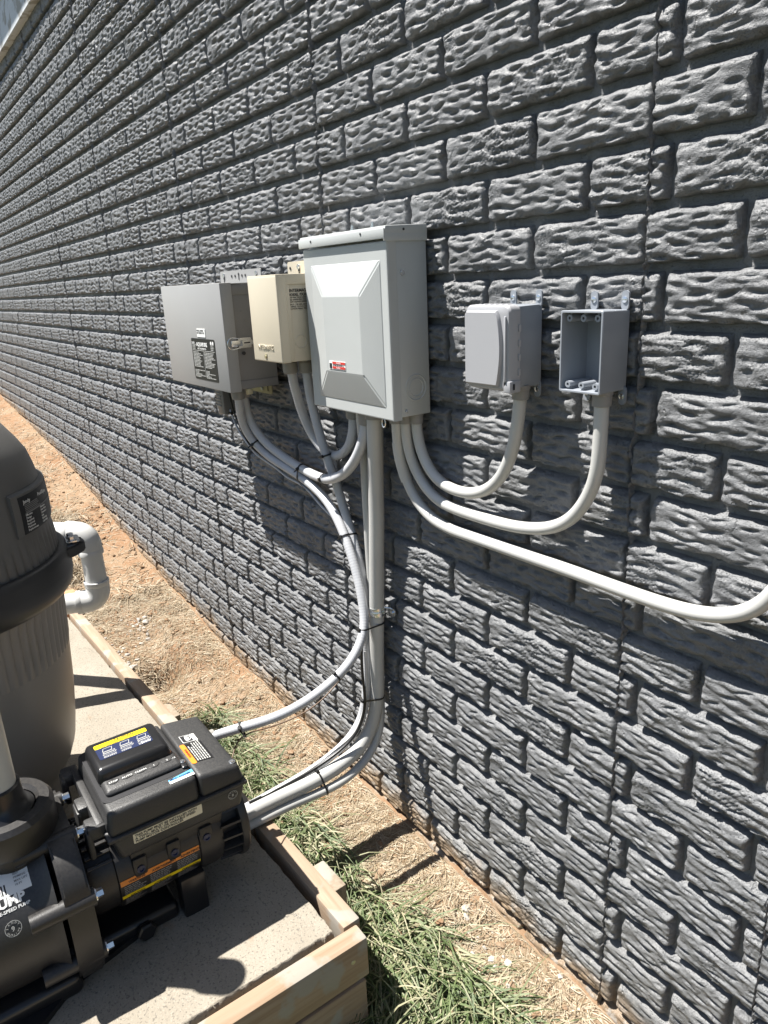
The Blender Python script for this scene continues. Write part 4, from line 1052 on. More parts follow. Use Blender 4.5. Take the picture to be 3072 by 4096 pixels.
def ctext(body, size, a, z, m, r=.2818*KF):
    t = Vector((-math.sin(a), math.cos(a), 0)); text(body, size, az(a, r, z), t, (0, 0, 1), m, dm)
for a, zz, sz, body in ((46, -.551, .0105, 'Jandy'), (58, -.551, .0105, 'Pool/Spa'), (79, -.551, .0105, 'Filter')): ctext(body, sz, rad(a), fz(zz), L_white)
for k, (b1, b2, b3) in enumerate((('Effective', 'Filtration', 'Area'), ('Design', 'Flow Rate', ''), ('Required', 'Clearance', ''), ('Required', 'Inlet', 'Size'), ('Maximum', 'Working', 'Pressure'), ('Replacement', 'Cartridge', ''))):
    zz = fz(-.578 - .0064*k)
    ctext(b1, .0062, rad(46), zz, L_white, .2822*KF); ctext(b2, .0062, rad(58), zz, L_white, .2822*KF)
    if b3: ctext(b3, .0062, rad(73), zz, L_white, .2822*KF)
bm = NB()
for k in range(5): sector(bm, rad(47), rad(60 - random.random()*3), [(.2808*KF, fz(-.5545 - .0035*k)), (.2808*KF, fz(-.556 - .0035*k))], .0006, 6)
sector(bm, rad(46.5), rad(78), [(.2818*KF, fz(-.5710)), (.2818*KF, fz(-.5735))], .0006, 10)
part('print_lines', bm, L_dim, dm)
# moulded handle fins on the dome top
for a0, r0 in ((24, .14), (13, .15)):
    bm = NB(); a = rad(a0); d = Vector((math.cos(a), math.sin(a), 0)); s = Vector((-d.y, d.x, 0))
    pts = [FA + d*(r0*KF) + Vector((0, 0, fz(-.335))), FA + d*(.205*KF) + Vector((0, 0, fz(-.372))), FA + d*(.252*KF) + Vector((0, 0, fz(-.43))), FA + d*(.268*KF) + Vector((0, 0, fz(-.50)))]
    prev = None
    for k, p in enumerate(pts):
        w_ = (.012, .011, .008, .001)[k]; up = (.016, .018, .012, -.001)[k]; n_ = (d*.6 + Vector((0, 0, 1))).normalized()
        rg = [bm.verts.new(p - s*w_ - n_*.01), bm.verts.new(p + n_*up - s*w_*.4), bm.verts.new(p + n_*up + s*w_*.4), bm.verts.new(p + s*w_ - n_*.01)]
        if prev:
            for q in range(3): bm.faces.new((prev[q], prev[q+1], rg[q+1], rg[q]))
        else: bm.faces.new(rg)
        prev = rg
    part('handle_fin', bm, M_band, dm)
bm = NB(); a = rad(47); c = az(a, .2025*KF, -1.275); t = Vector((-math.sin(a), math.cos(a), 0)); prism(bm, rrect(.012, .062, .0055), c - t*.006 - Vector((0, 0, .008)), t, Z1, .0015); part('foot_slot', bm, L_ink, FT)

# ------------------------------------------------------------------ white pipe loop beside the filter
LP = thing('pvc_pipe_loop', 'white plastic pipe with two elbows looping beside the filter tank', 'pipe', (-.055, -.46, -1.30))
def dirv(a): return Vector((math.cos(rad(a)), math.sin(rad(a)), 0))
E1, E2 = Vector((-.062, -.455, -.80)), Vector((-.055, -.455, -1.005)); RP = .0302
def elbow(c, d1, d2, r, R=.040):
    a, b = c + Vector(d1) * R, c + Vector(d2) * R
    P = [a + Vector(d1)*.022, a] + [(a*(1-t)**2 + c*2*t*(1-t) + b*t*t) for t in np.linspace(.12, .88, 9)] + [b, b + Vector(d2)*.022]
    m = NB(); tube(m, P, r, 28)
    for e, dd in ((a + Vector(d1)*.022, d1), (b + Vector(d2)*.022, d2)): lathe(m, [(r, -.014), (r*1.045, -.012), (r*1.045, 0), (r*.9, .001)], e, dd, 28)
    return m
d1, d2 = dirv(222), dirv(250)
bm = NB(); tube(bm, [E1 + Vector((0, 0, -.03)), E2 + Vector((0, 0, .03))], RP, 28); part('pipe', bm, M_white, LP, ang=60)
part('elbow', elbow(E1, d1, (0, 0, -1), RP*1.12), M_white, LP, ang=50); part('elbow', elbow(E2, d2, (0, 0, 1), RP*1.12), M_white, LP, ang=50)
for e, dd in ((E1, d1), (E2, d2)):
    bm = NB(); f = e + dd*.42
    tube(bm, smooth_path([e + dd*.03, e + dd*.2, e + dd*.36, e + dd*.42 + Vector((0, 0, -.05)), f + Vector((0, 0, -.25)), Vector((f.x, f.y, -1.36))], .02, 1), RP, 24); part('pipe', bm, M_white, LP, ang=60)

# ------------------------------------------------------------------ pump
MX, MZ = .82, -1.165
PU = thing('pool_pump', 'black variable-speed pool pump with warning labels and a keypad controller on top', 'pool pump', (MX, -.70, -1.30))
ax_o = Vector((MX, 0, MZ))
bm = NB(); lathe(bm, [(0, -.745), (.080, -.745), (.083, -.735), (.083, -.700), (.0865, -.698), (.0865, -.548), (.083, -.546), (.0, -.546)], ax_o, Y1, 64); part('motor_shell', bm, M_black, PU)
bm = NB()
for k in range(15):
    a = rad(100 + k * 7.5); c, s_ = math.cos(a), math.sin(a)
    M = Matrix(((c, 0, -s_, MX), (0, 1, 0, 0), (s_, 0, c, MZ), (0, 0, 0, 1)))
    bx(bm, (.080, -.742, -.0022), (.098, -.56, .0022), .001, 1, M)
for k in range(5):
    a = rad(38 + k * 11); c, s_ = math.cos(a), math.sin(a)
    M = Matrix(((c, 0, -s_, MX), (0, 1, 0, 0), (s_, 0, c, MZ), (0, 0, 0, 1)))
    bx(bm, (.080, -.744, -.003), (.094, -.700, .003), .001, 1, M)
part('cooling_fins', bm, M_black, PU)
bm = NB(); lathe(bm, [(.084, -.548), (.0895, -.546), (.0905, -.515), (.088, -.500), (.078, -.498), (.076, -.463), (0, -.461)], ax_o, Y1, 56); fc = part('fan_cover', bm, M_black, PU)
bm = NB()
for k in range(22):
    a = 2*math.pi*k/22; c, s_ = math.cos(a), math.sin(a); M = Matrix(((c, 0, -s_, MX), (0, 1, 0, 0), (s_, 0, c, MZ), (0, 0, 0, 1)))
    hexa_ = ((.074, -.502, -.0022), (.093, -.502, -.0022), (.098, -.460, -.0022), (.074, -.460, -.0022))
    t = NB(); hexa(t, [(x, y, z) for x, y, z in hexa_], [(x, y, .0022) for x, y, z in hexa_]); _merge(bm, t, M)
part('vent_ribs', bm, M_black, fc)
bm = NB(); lathe(bm, [(.070, -.463), (.0985, -.464), (.1010, -.460), (.1010, -.452), (.098, -.448), (.060, -.447), (.0, -.446)], ax_o, Y1, 56); part('fan_grille', bm, M_black, fc)
bm = NB(); bx(bm, (.872, -.594, -1.304), (.908, -.545, -1.215), .004); bx(bm, (.735, -.594, -1.304), (.775, -.545, -1.215), .004); bx(bm, (.76, -.59, -1.26), (.89, -.55, -1.23), .004); part('motor_foot', bm, M_gloss, PU)
# controller
def quad(x0, y0, x1, y1, z): return [(x0, y0, z), (x1, y0, z), (x1, y1, z), (x0, y1, z)]
CT = NB(); hexa(CT, quad(.722, -.690, .9275, -.462, -1.094), quad(.708, -.703, .932, -.450, -1.040), .010, 3); ct = part('controller_housing', CT, M_blackm, PU)
bm = NB(); hexa(bm, quad(.700, -.7075, .9345, -.4475, -1.046), quad(.700, -.7075, .9355, -.4475, -1.038), .003, 2); part('housing_rim', bm, M_blackm, ct)
bm = NB(); hexa(bm, quad(.755, -.668, .898, -.50, -1.158), quad(.735, -.675, .905, -.49, -1.088), .006, 2)
for y in (-.658, -.595, -.532): bx(bm, (.890, y - .013, -1.160), (.9075, y + .013, -1.120), .004)
part('motor_saddle', bm, M_black, PU)
for y in (-.658, -.595, -.532):
    bm = NB(); lathe(bm, [(.0075, 0), (.0075, .0025), (.0045, .003), (.004, .001), (0, .001)], (.9075, y, -1.143), X1, 18); part('screw', bm, L_navy, PU)
lid = NB(); hexa(lid, quad(.705, -.704, .9315, -.5395, -1.039), quad(.712, -.698, .925, -.5395, -.990), .009, 4); ld = part('controller_lid', lid, M_blackm, PU)
wl = NB(); hexa(wl, quad(.705, -.5375, .9315, -.451, -1.039), ((.712, -.5375, -.992), (.925, -.5375, -.992), (.924, -.457, -1.004), (.713, -.457, -1.004)), .009, 4); wv = part('wiring_cover', wl, M_blackm, PU)
bm = NB(); lathe(bm, [(.0085, -.0010), (.0085, .0006), (0, .0006)], (.908, -.466, -1.0035), Z1, 20); part('screw_recess', bm, L_ink, wv)
bm = NB(); screw_bm(bm, (.911, -.466, -1.003), Z1, .0042, .0035); part('screw', bm, M_zinc, wv)
# recess, keypad and display door
bm = NB(); prism(bm, rrect(.150, .180, .012), (.898, -.697, -.9903), Y1, -X1, .0008); part('keypad_recess', bm, L_ink, ld)
bm = NB(); hexa(bm, quad(.742, -.692, .852, -.552, -.991), quad(.748, -.689, .846, -.560, -.956), .010, 4); dr = part('display_door', bm, M_gloss, ld)
bm = NB(); hexa(bm, quad(.826, -.690, .886, -.546, -.991), ((.836, -.686, -.977), (.882, -.686, -.979), (.882, -.552, -.979), (.836, -.552, -.977)), .007, 3); kp = part('keypad', bm, M_blackm, ld)
for k, (s_, arrow) in enumerate((('STOP', 0), ('AUTO', 1), ('CLEAN', 1), ('1', 1), ('2', 1))):
    y = -.669 + k*.0245
    bm = NB(); lathe(bm, [(.0105, 0), (.0105, .0006), (.0092, .0016), (0, .0018)], (.860, y, -.9785), Z1, 24)
    for v in bm.verts: v.co.x = .860 + (v.co.x - .860) * .75
    kb = part('button', bm, M_blackm, kp); text(s_, .0068, (.8655, y, -.9765), Y1, -X1, L_white, kb, align='CENTER')
    bm = NB(); bx(bm, (.8535, y - .0018, -.9767), (.8555, y + .0018, -.9764)); part('indicator', bm, L_ink, kb)
text('R+S', .0060, (.8650, -.560, -.9782), Y1, -X1, L_white, kp, align='CENTER')
bm = NB(); bx(bm, (.868, -.553, -.992), (.893, -.541, -.984), .003); part('hinge_lug', bm, M_gloss, ld)
bm = NB(); screw_bm(bm, (.876, -.547, -.984), Z1, .0034, .003); part('screw', bm, M_zinc, ld)
zt = -.9558
bm = NB(); prism(bm, rrect(.098, .051, .004), (.817, -.676, zt), Y1, -X1, .0003); dlb = part('caution_label', bm, L_navy, ld)
bm = NB(); prism(bm, rrect(.098, .0135, .003), (.7795, -.676, zt + .0004), Y1, -X1, .0003); part('yellow_bar', bm, L_yel, dlb)
text('CAUTION', .0085, (.7735, -.640, zt + .0008), Y1, -X1, L_ink, dlb, bold=.02)
text('Trap weight bearing door for safety label', .0038, (.7785, -.662, zt + .0008), Y1, -X1, L_red, dlb) if False else None
bm = NB(); lines(bm, (.7792, -.664, zt + .0007), Y1, -X1, .075, .003, 1); part('print_lines', bm, L_ink, dlb)
bm = NB()
for k in range(3):
    y0 = -.668 + k*.032
    for q, (w_, h_) in enumerate(((.022, .004), (.020, .004), (.016, .010))):
        x = .806 - q*.0055; a_ = [(0, 0), (w_, 0), (w_ + .003, h_), (.003, h_)]
        for i in range(4):
            p, r = a_[i], a_[(i+1) % 4]; v = Vector((r[0]-p[0], r[1]-p[1], 0)); n_ = Vector((-v.y, v.x, 0)).normalized()*.0005
            b_ = [(p[0]-n_.x, p[1]-n_.y), (r[0]-n_.x, r[1]-n_.y), (r[0]+n_.x, r[1]+n_.y), (p[0]+n_.x, p[1]+n_.y)]
            prism(bm, b_, (x, y0 + .001*q, zt + .0004), Y1, -X1, .0003)
    lines(bm, (.815, y0, zt + .0004), Y1, -X1, .024, .006, 2)
part('diagram', bm, L_print, dlb)
text('Jandy', .0085, (.8135, -.5985, zt + .0004), Y1, -X1, L_white, dlb)
# lid stickers
zs = -.9898
bm = NB(); prism(bm, [(0, 0), (.046, 0), (.046, .0135), (0, .0105)], (.9175, -.5855, zs), Y1, -X1, .0003); sl = part('serial_label', bm, L_white, ld)
bm = NB(); prism(bm, [(0, 0), (.046, 0), (.046, .008), (0, .0035)], (.9105, -.5855, zs + .0005), Y1, -X1, .0003); prism(bm, [(0, 0), (.046, 0), (.046, .010), (0, .004)], (.9100, -.5855, zs + .0004), Y1, -X1, .0003); part('blue_bar', bm, L_blue, sl)
text('SERIAL ADDRESS', .0052, (.9098, -.5835, zs + .0009), Y1, -X1, L_navy, sl, bold=.03); text('CR270 6222 8782', .0048, (.9160, -.581, zs + .0004), Y1, -X1, L_ink, sl)
def wz(y): return -.9922 - (y + .5375) / .0805 * .012
sy = (Vector((0, .0805, -.012))).normalized()
bm = NB(); prism(bm, rrect(.010, .072, .004), (.884, -.5315, wz(-.5315) + .0006), sy, -X1, .0003); ob = part('warning_label', bm, L_org, wv)
bm = NB(); prism(bm, rrect(.033, .068, .002), (.881, -.521, wz(-.521) + .0006), sy, -X1, .0003); part('label_field', bm, L_black, ob)
text('WARNING', .0065, (.862, -.5242, wz(-.524) + .0010), X1*-1, -sy, L_red, ob)
bm = NB()
for k in range(6):
    y = -.5185 + k*.0046; x = .878; e_ = .815 + (.012 if k < 2 else 0)
    while x > e_:
        l = random.uniform(.004, .010); prism(bm, [(0, 0), (.0022, 0), (.0022, l), (0, l)], (x, y, wz(y) + .0010), sy, -X1, .0002); x -= l + .0015
part('print_lines', bm, L_print, ob)
bm = NB(); prism(bm, [(0, 0), (.030, 0), (.030, .026), (0, .026)], (.8075, -.521, wz(-.521) + .0006), sy, -X1, .0003); eb = part('manual_mark', bm, L_white, wv)
bm = NB(); prism(bm, [(0, 0), (.0205, 0), (.0205, .0235), (0, .0235)], (.8063, -.5200, wz(-.52) + .0010), sy, -X1, .0003); part('mark_field', bm, L_ink, eb)
bm = NB(); lathe(bm, [(.0075, 0), (.0075, .0003), (.0090, .0003), (.0090, 0)], (.7945, -.5097, wz(-.5097) + .0014), Z1, 24, True); part('mark_ring', bm, L_white, eb)
bm = NB(); prism(bm, [(-.004, -.006), (.002, -.007), (.005, -.001), (.003, .005), (-.003, .004)], (.7945, -.5097, wz(-.5097) + .0014), sy, -X1, .0003); part('mark_figure', bm, L_white, eb)
# arms at the left end
for x0_, x1_ in ((.690, .725), (.800, .838), (.868, .905)):
    bm = NB(); bx(bm, (x0_, -.732, -1.048), (x1_, -.700, -1.022), .005); bx(bm, (x0_, -.735, -1.085), (x1_, -.724, -1.030), .004); part('lifting_arm', bm, M_blackm, ct)
bm = NB(); bx(bm, (.70, -.716, -1.045), (.90, -.702, -1.020), .004); part('arm_rail', bm, M_blackm, ct)
# front sticker of the controller
bm = NB(); hxn = (Vector((.0045, 0, .054))).normalized()
fx = lambda z: .9275 + (z + 1.094) / .054 * .0045 + .0006
zl = -1.067
bm = NB(); prism(bm, rrect(.126, .0225, .002), (fx(zl), -.666, zl), Y1, hxn, .0004); il = part('installation_label', bm, L_cream, ct)
for k, s_ in enumerate(('THIS PUMP MUST BE INSTALLED WITH', 'A TWO-, MULTI- OR VARIABLE SPEED', 'PUMP MOTOR CONTROLLER')):
    z = -1.0525 - k*.0062; text(s_, .0066, (fx(z) + .0006, -.663, z), Y1, hxn, L_ink, il, bold=.012)
def stamp(c, ux, uy, r, num, parent):
    bm = NB(); n = Vector(ux).cross(Vector(uy)).normalized(); lathe(bm, [(r*.93, 0), (r*.93, .0003), (r, .0003), (r, 0)], c, n, 32, True)
    o = part('quality_stamp', bm, L_print, parent); c = Vector(c); ux, uy = Vector(ux).normalized(), Vector(uy).normalized()
    text(num, r*.85, c - ux*r*.24 - uy*r*.3, ux, uy, L_print, parent, bold=.02)
    for wd, a0, a1, flip in (('JANDY', 155, 25, 0), ('QUALITY', 205, 335, 1)):
        for k, ch in enumerate(wd):
            a = rad(a0 + (a1 - a0) * k / (len(wd) - 1)); e = ux*math.cos(a) + uy*math.sin(a); t = ux*math.sin(a) - uy*math.cos(a)
            if flip: text(ch, r*.36, c + e*r*.88 + t*r*.12, -t, -e, L_print, parent)
            else: text(ch, r*.36, c + e*r*.62 - t*r*.12, t, e, L_print, parent)
zq = -1.058; stamp((fx(zq) + .0004, -.479, zq), Y1, hxn, .0095, '8', ct)
# curved warning labels on the motor
def cyl_patch(a0, a1, y0, y1, r, m, name, parent, n=10, th=.0004):
    b = NB(); rows = []
    for k in range(n + 1):
        a = rad(a0 + (a1 - a0) * k / n); e = Vector((math.cos(a), 0, math.sin(a)))
        rows.append([b.verts.new(ax_o + e*r + Y1*y0), b.verts.new(ax_o + e*r + Y1*y1), b.verts.new(ax_o + e*(r-th*3) + Y1*y1), b.verts.new(ax_o + e*(r-th*3) + Y1*y0)])
    for A, B in zip(rows, rows[1:]):
        for q in range(4): b.faces.new((A[q], A[(q+1) % 4], B[(q+1) % 4], B[q]))
    b.faces.new(rows[0]); b.faces.new(rows[-1][::-1])
    return part(name, b, m, parent)
wlb = cyl_patch(8, -62, -.697, -.549, .0869, L_black, 'warning_label', PU, 24)
cyl_patch(8, 1.2, -.697, -.549, .0873, L_org, 'orange_bar', wlb, 3); cyl_patch(-14.5, -20, -.697, -.549, .0873, L_yel, 'yellow_bar', wlb, 3)
def mtext(s_, size, a, y, m):
    a = rad(a); e = Vector((math.cos(a), 0, math.sin(a))); t = Vector((-math.sin(a), 0, math.cos(a))); text(s_, size, ax_o + e*.0875 + Y1*y, Y1, t, m, wlb, bold=.015)
for s_, y in (('WARNING', -.683), ('AVERTISSEMENT', -.640), ('ADVERTENCIA', -.586)): mtext(s_, .0062, 2.6, y, L_ink)
for s_, y in (('CAUTION', -.683), ('ATTENTION', -.640), ('PRECAUCION', -.586)): mtext(s_, .0058, -19.2, y, L_ink)
bm = NB()
def crow(a, y0, y1):
    y = y0
    while y < y1:
        l = min(random.uniform(.003, .009), y1 - y); a0_, a1_ = rad(a), rad(a - 1.5)
        q = [ax_o + Vector((math.cos(t), 0, math.sin(t)))*.0875 + Y1*yy for t, yy in ((a1_, y), (a1_, y + l), (a0_, y + l), (a0_, y))]
        bm.faces.new([bm.verts.new(p) for p in q]); y += l + .0012
for c0, c1 in ((-.692, -.652), (-.645, -.600), (-.594, -.553)):
    for k in range(5): crow(-.5 - k*2.7, c0, c1 - random.random()*.014)
    for k in range(12): crow(-22 - k*3.0, c0 + .001, c1 - random.random()*.02)
part('print_lines', bm, L_dim, wlb)
# wet end
bm = NB(); prism(bm, [(.150*math.cos(t)*(1 + .10*abs(math.sin(2*t))**3) , .150*math.sin(t)*(1 + .10*abs(math.sin(2*t))**3)) for t in np.linspace(0, 2*math.pi, 61)[:-1]], (MX, -.752, MZ), X1, Z1, .042)
for v in bm.verts: v.co.z = max(v.co.z, -1.302)
bmesh.ops.bevel(bm, geom=[e for e in bm.edges if abs(e.verts[0].co.y - e.verts[1].co.y) < 1e-6], offset=.004, segments=2, affect='EDGES')
part('seal_plate', bm, M_black, PU)
bm = NB(); lathe(bm, [(.148, -.802), (.140, -.812), (.131, -.830), (.130, -1.02), (.120, -1.06), (.09, -1.09), (0, -1.10)], ax_o, Y1, 64)
part('pump_body', bm, M_black, PU)
for a, l, r in ((22, .085, .016), (-28, .085, .016), (66, .085, .015), (146, .085, .015), (110, .085, .013)):
    e = Vector((math.cos(rad(a)), 0, math.sin(rad(a)))); c = ax_o + e*.142
    bm = NB(); cyl(bm, c + Y1*(-.752 - .095), c + Y1*(-.746), r*.95, r*1.05, n=20); t_ = Vector((-e.z, 0, e.x))
    M = Matrix(((e.x, 0, t_.x, MX), (0, 1, 0, 0), (e.z, 0, t_.z, MZ), (0, 0, 0, 1))); bx(bm, (.118, -.828, -r*.8), (.142, -.752, r*.8), .003, 1, M)
    bs = part('bolt_boss', bm, M_black, PU)
    bm = NB(); cyl(bm, c + Y1*-.746, c + Y1*-.7435, r*.75, n=22); cyl(bm, c + Y1*-.7435, c + Y1*-.733, r*.52, n=6); part('bolt', bm, M_zinc, bs)
bm = NB(); bx(bm, (MX - .09, -1.05, -1.304), (MX + .125, -.79, -1.262), .012, 3); bx(bm, (MX - .05, -.79, -1.304), (MX + .075, -.60, -1.268), .01, 3)
prism(bm, [(MX + .105, -.80), (MX + .150, -.86), (MX + .168, -.98), (MX + .15, -1.10), (MX - .1, -1.10), (MX - .1, -.66), (MX + .04, -.62), (MX + .075, -.68)], (0, 0, -1.302), X1, Y1, .012); part('pump_base', bm, M_gloss, PU)
bm = NB(); cyl(bm, (.862, -.672, -1.285), (.912, -.668, -1.284), .007, n=14); lathe(bm, [(0, 0), (.015, 0), (.017, .003), (.017, .010), (.014, .013), (0, .013)], (.900, -.668, -1.284), (1, .05, 0), 18, rf=lambda r, h, a: r*(1 + .08*math.cos(a*6))); part('drain_knob', bm, M_gloss, PU)
# body label
def b_patch(a0, a1, y0, y1, r, m, name, parent): return cyl_patch(a0, a1, y0, y1, r, m, name, parent, 12)
bl = b_patch(68, 33, -1.0, -.812, .1306, L_navy, 'pump_label', PU); b_patch(66, 45.5, -1.0, -.822, .1310, L_white, 'label_panel', bl)
def btext(s_, size, a, y, m, r=.1312, align='LEFT', bold=.02, sx=1.0):
    a = rad(a); e = Vector((math.cos(a), 0, math.sin(a))); t = Vector((-math.sin(a), 0, math.cos(a))); text(s_, size, ax_o + e*r + Y1*y, Y1, t, m, bl, bold=bold, align=align, sx=sx)
btext('ePUMP', .020, 39.2, -.843, L_white, .1309, 'RIGHT', .045, 1.0); btext('VARIABLE-SPEED PUMP', .0072, 35.2, -.838, L_white, .1309, 'RIGHT')
for k, s_ in enumerate(('SELF', 'PRIMING', 'MAX LIFT', '10 FT')): btext(s_, .0048, 58 - k*2.6, -.853, L_dim, bold=.005)
bm = NB(); y = -.985
while y < -.866:
    w_ = random.choice((.0008, .0014, .0022)); q = [ax_o + Vector((math.cos(rad(t)), 0, math.sin(rad(t))))*.1314 + Y1*yy for t, yy in ((47, y), (47, y + w_), (54, y + w_), (54, y))]
    bm.faces.new([bm.verts.new(p) for p in q]); y += w_ + random.choice((.0010, .0018, .0024))
part('barcode', bm, L_ink, bl)
aq = rad(24); eq = Vector((math.cos(aq), 0, math.sin(aq))); stamp(ax_o + eq*.1312 + Y1*-.870, Y1, Vector((-math.sin(aq), 0, math.cos(aq))), .0125, '9', PU)
# discharge neck, union nut and pipe stub
dx, dy = .821, -.842
bm = NB(); lathe(bm, [(.060, -1.10), (.066, -1.05), (.068, -1.022)], (dx, dy, 0), Z1, 48); part('discharge_neck', bm, M_black, PU)
bm = NB(); lathe(bm, [(.060, -1.024), (.077, -1.022), (.080, -1.016), (.080, -.975), (.074, -.966), (.058, -.965), (.052, -.972)], (dx, dy, 0), Z1, 160, rf=lambda r, h, a: r*(1 + (.012 if -1.018 < h < -.97 and math.sin(a*6) > -.4 else 0)*math.sin(a*80))); part('union_nut', bm, M_black, PU)
bm = NB(); lathe(bm, [(.050, -.99), (.050, -.972), (.042, -.965), (.0365, -.95), (.0355, -.925), (.031, -.922)], (dx, dy, 0), Z1, 40); part('union_tailpiece', bm, M_gloss, PU)
DP = thing('discharge_pipe', 'dusty pale upright pipe rising from the pump union at the left edge', 'pipe', (dx, dy, -.95))
bm = NB(); cyl(bm, (dx, dy, -.950), (dx, dy, -.60), .0303, n=36); part('pipe', bm, M_gpipe, DP, ang=50)
bm = NB(); lathe(bm, [(.0303, -.60), (.036, -.60), (.036, -.54), (.031, -.538)], (dx, dy, 0), Z1, 36); part('coupling', bm, M_white, DP)

# ------------------------------------------------------------------ grass, straw and stones
def blades(name, n, pos, length, width, lift, m, heading=None, segs=3, curl=.5):
    x, y = pos(n); n = len(x); z = gz(x, y)
    th = rng.uniform(0, 2*np.pi, n) if heading is None else heading(x, y, n)
    L = length(x, y, n); W = width(x, y, n); up = lift(x, y, n); bend = rng.normal(0, curl, n)
    Vs = np.zeros((n, segs + 1, 2, 3), np.float32); px, py, pz = x.copy(), y.copy(), z - .004
    a = th.copy(); el = up.copy()
    for k in range(segs + 1):
        t = k / segs; w = W * (1 - t**1.6) * .5 + .00012
        sx, sy = -np.sin(a), np.cos(a)
        tw = .35
        Vs[:, k, 0] = np.stack([px - sx*w, py - sy*w, pz - w*tw], -1); Vs[:, k, 1] = np.stack([px + sx*w, py + sy*w, pz + w*tw], -1)
        st = L / segs
        px = px + st*np.cos(el)*np.cos(a); py = py + st*np.cos(el)*np.sin(a); pz = pz + st*np.sin(el)
        a = a + bend / segs; el = el - rng.uniform(.15, .75, n) * (up > .12)
        pz = np.maximum(pz, gz(px, py) + .002)
        py = np.minimum(py, -.012)
    b = (np.arange(n)*(segs + 1)*2)[:, None, None]; k = (np.arange(segs)*2)[None, :, None]
    F = (b + k + np.array([0, 1, 3, 2])[None, None, :]).reshape(-1, 4)
    return mesh_np(name, Vs.reshape(-1, 3), F, m, smooth=False)

def pad_free(x, y): return ~((x < 1.175) & (x > -.75) & (y < -.325 + .038*(x - 1.118)))
def green_density(x, y):
    nse = nz2(x, y, 31, 9, 3)
    g = np.clip((-y - np.interp(x, [0, .5, .87, 1.0, 1.13, 1.3, 1.4, 1.7], [.16, .16, .155, .135, .108, .10, .115, .16]) + .035*nse) / .035, 0, 1)
    g = g * np.clip((x + .02 + .12*nse) / .10, 0, 1)
    hole = np.exp(-(((x - .78) / .10)**2 + ((y + .10) / .06)**2))
    mid = np.clip(1 - np.abs(x - .52) / .30, 0, 1)
    return np.clip(g * (1 - hole) * (1 - .25*mid*(y > -.2)), 0, 1)
def sample(n, xr, yr, dens, k=6):
    out = [np.empty(0), np.empty(0)]
    while len(out[0]) < n:
        x = rng.uniform(*xr, n*k); y = rng.uniform(*yr, n*k); s = (rng.random(n*k) < dens(x, y)) & pad_free(x, y)
        out = [np.r_[out[0], x[s]], np.r_[out[1], y[s]]]
    return out[0][:n], out[1][:n]
gd = lambda x, y: green_density(x, y) * np.where(x > 1.0, 1.0, .75)
o = blades('green_grass', 21000, lambda n: sample(n, (-.05, 1.75), (-.95, -.05), gd), lambda x, y, n: rng.uniform(.05, .17, n), lambda x, y, n: rng.uniform(.0020, .0046, n),
           lambda x, y, n: np.clip(rng.normal(.38, .30, n), .04, 1.3), M_grass, lambda x, y, n: rng.normal(-.7, 1.1, n), 4, .5); tag(o, kind='stuff')
tx = np.array([-1.25, -1.5, -1.75, -2.1, -2.5, -2.9, -3.4, -4.0, -1.05, -2.3, -3.1, -4.6]); ty = np.array([-.30, -.42, -.25, -.36, -.28, -.42, -.3, -.4, -.5, -.55, -.6, -.5])
def tufts(n):
    k = rng.integers(0, len(tx), n); return tx[k] + rng.normal(0, .07, n), np.minimum(ty[k] + rng.normal(0, .05, n), -.05)
o = blades('dry_tufts', 5200, tufts, lambda x, y, n: rng.uniform(.05, .15, n), lambda x, y, n: rng.uniform(.0018, .0034, n), lambda x, y, n: rng.uniform(.3, 1.35, n), M_straw, None, 4, .8); tag(o, kind='stuff')
o = blades('sparse_grass', 700, lambda n: sample(n, (-7.5, -.9), (-1.3, -.22), lambda x, y: np.clip(nz2(x, y, 41, 5, 3)*2 - .3, 0, 1)), lambda x, y, n: rng.uniform(.05, .12, n), lambda x, y, n: rng.uniform(.002, .004, n),
           lambda x, y, n: rng.uniform(.3, 1.1, n), M_grass, None, 3, .5); tag(o, kind='stuff')
sd_near = lambda x, y: np.clip(.50 + .6*nz2(x, y, 51, 9, 3), 0.03, 1) * (1 - .6*np.exp(-(((x + .05)/.35)**2 + ((y + .12)/.12)**2))) * (1 - .55*green_density(x, y))
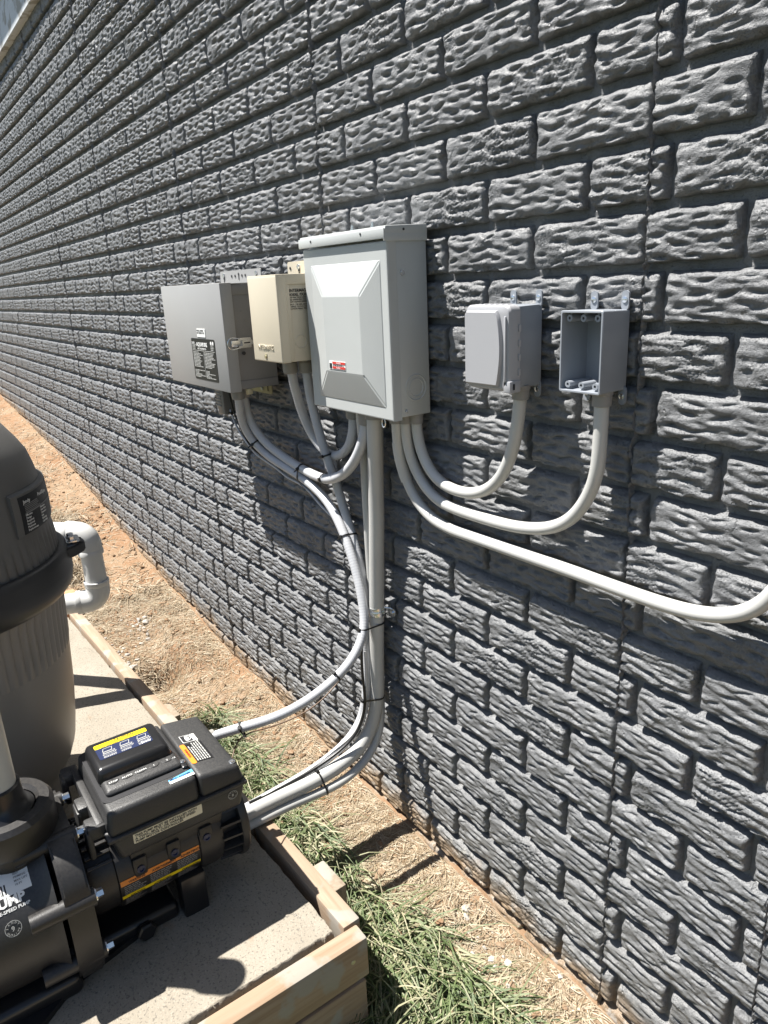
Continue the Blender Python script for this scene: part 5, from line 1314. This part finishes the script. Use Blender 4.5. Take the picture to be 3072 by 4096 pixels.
o = blades('dry_grass', 30000, lambda n: sample(n, (-.9, 1.9), (-.62, -.012), sd_near), lambda x, y, n: rng.uniform(.018, .065, n), lambda x, y, n: rng.uniform(.0010, .0026, n),
           lambda x, y, n: rng.uniform(.0, .10, n), M_straw, None, 3, .9); tag(o, kind='stuff')
o = blades('dry_grass', 14000, lambda n: sample(n, (-6.5, -.85), (-1.5, -.012), lambda x, y: np.clip(.5 + .7*nz2(x, y, 52, 7, 3), 0.03, 1) * np.exp((x + .85) / 3.0)), lambda x, y, n: rng.uniform(.03, .10, n), lambda x, y, n: rng.uniform(.002, .0045, n),
           lambda x, y, n: rng.uniform(.0, .45, n) * (rng.random(n) < .5), M_straw, None, 3, .9); tag(o, kind='stuff')
# clods and lime crumbs
def lumps(name, n, pos, size, m):
    t = NB(); bmesh.ops.create_icosphere(t, subdivisions=1, radius=1); base = np.array([v.co for v in t.verts]); t.verts.index_update()
    f = np.array([[v.index for v in q.verts] for q in t.faces]); t.free(); Vs, Fs = [], []
    x, y = pos(n); z = gz(x, y); s = size(n)
    for i in range(n):
        b_ = base * (1 + rng.normal(0, .22, (len(base), 1))) * s[i] * np.array([1, rng.uniform(.6, 1.2), rng.uniform(.5, .9)])
        Vs.append(b_ + np.array([x[i], y[i], z[i] + s[i]*.25])); Fs.append(f + i*len(base))
    o = mesh_np(name, np.concatenate(Vs), np.concatenate(Fs), m, smooth=False); tag(o, kind='stuff')
lumps('soil_clods', 900, lambda n: sample(n, (-2.5, 1.6), (-.5, -.012), lambda x, y: .6 + .5*nz2(x, y, 61, 8, 2)), lambda n: np.minimum(rng.gamma(2, .0030, n), .010), M_ground)
lumps('lime_gravel', 160, lambda n: (np.r_[rng.normal(-.42, .12, n//2), rng.normal(-.62, .05, n - n//2)], np.minimum(np.r_[rng.normal(-.335, .022, n//2), rng.normal(-.21, .03, n - n//2)], -.02)), lambda n: rng.gamma(2, .0022, n), L_pale)
lumps('lime_gravel', 130, lambda n: (rng.uniform(1.1, 1.6, n), rng.normal(-.08, .03, n).clip(-.2, -.02)), lambda n: rng.gamma(2, .0016, n), L_pale)
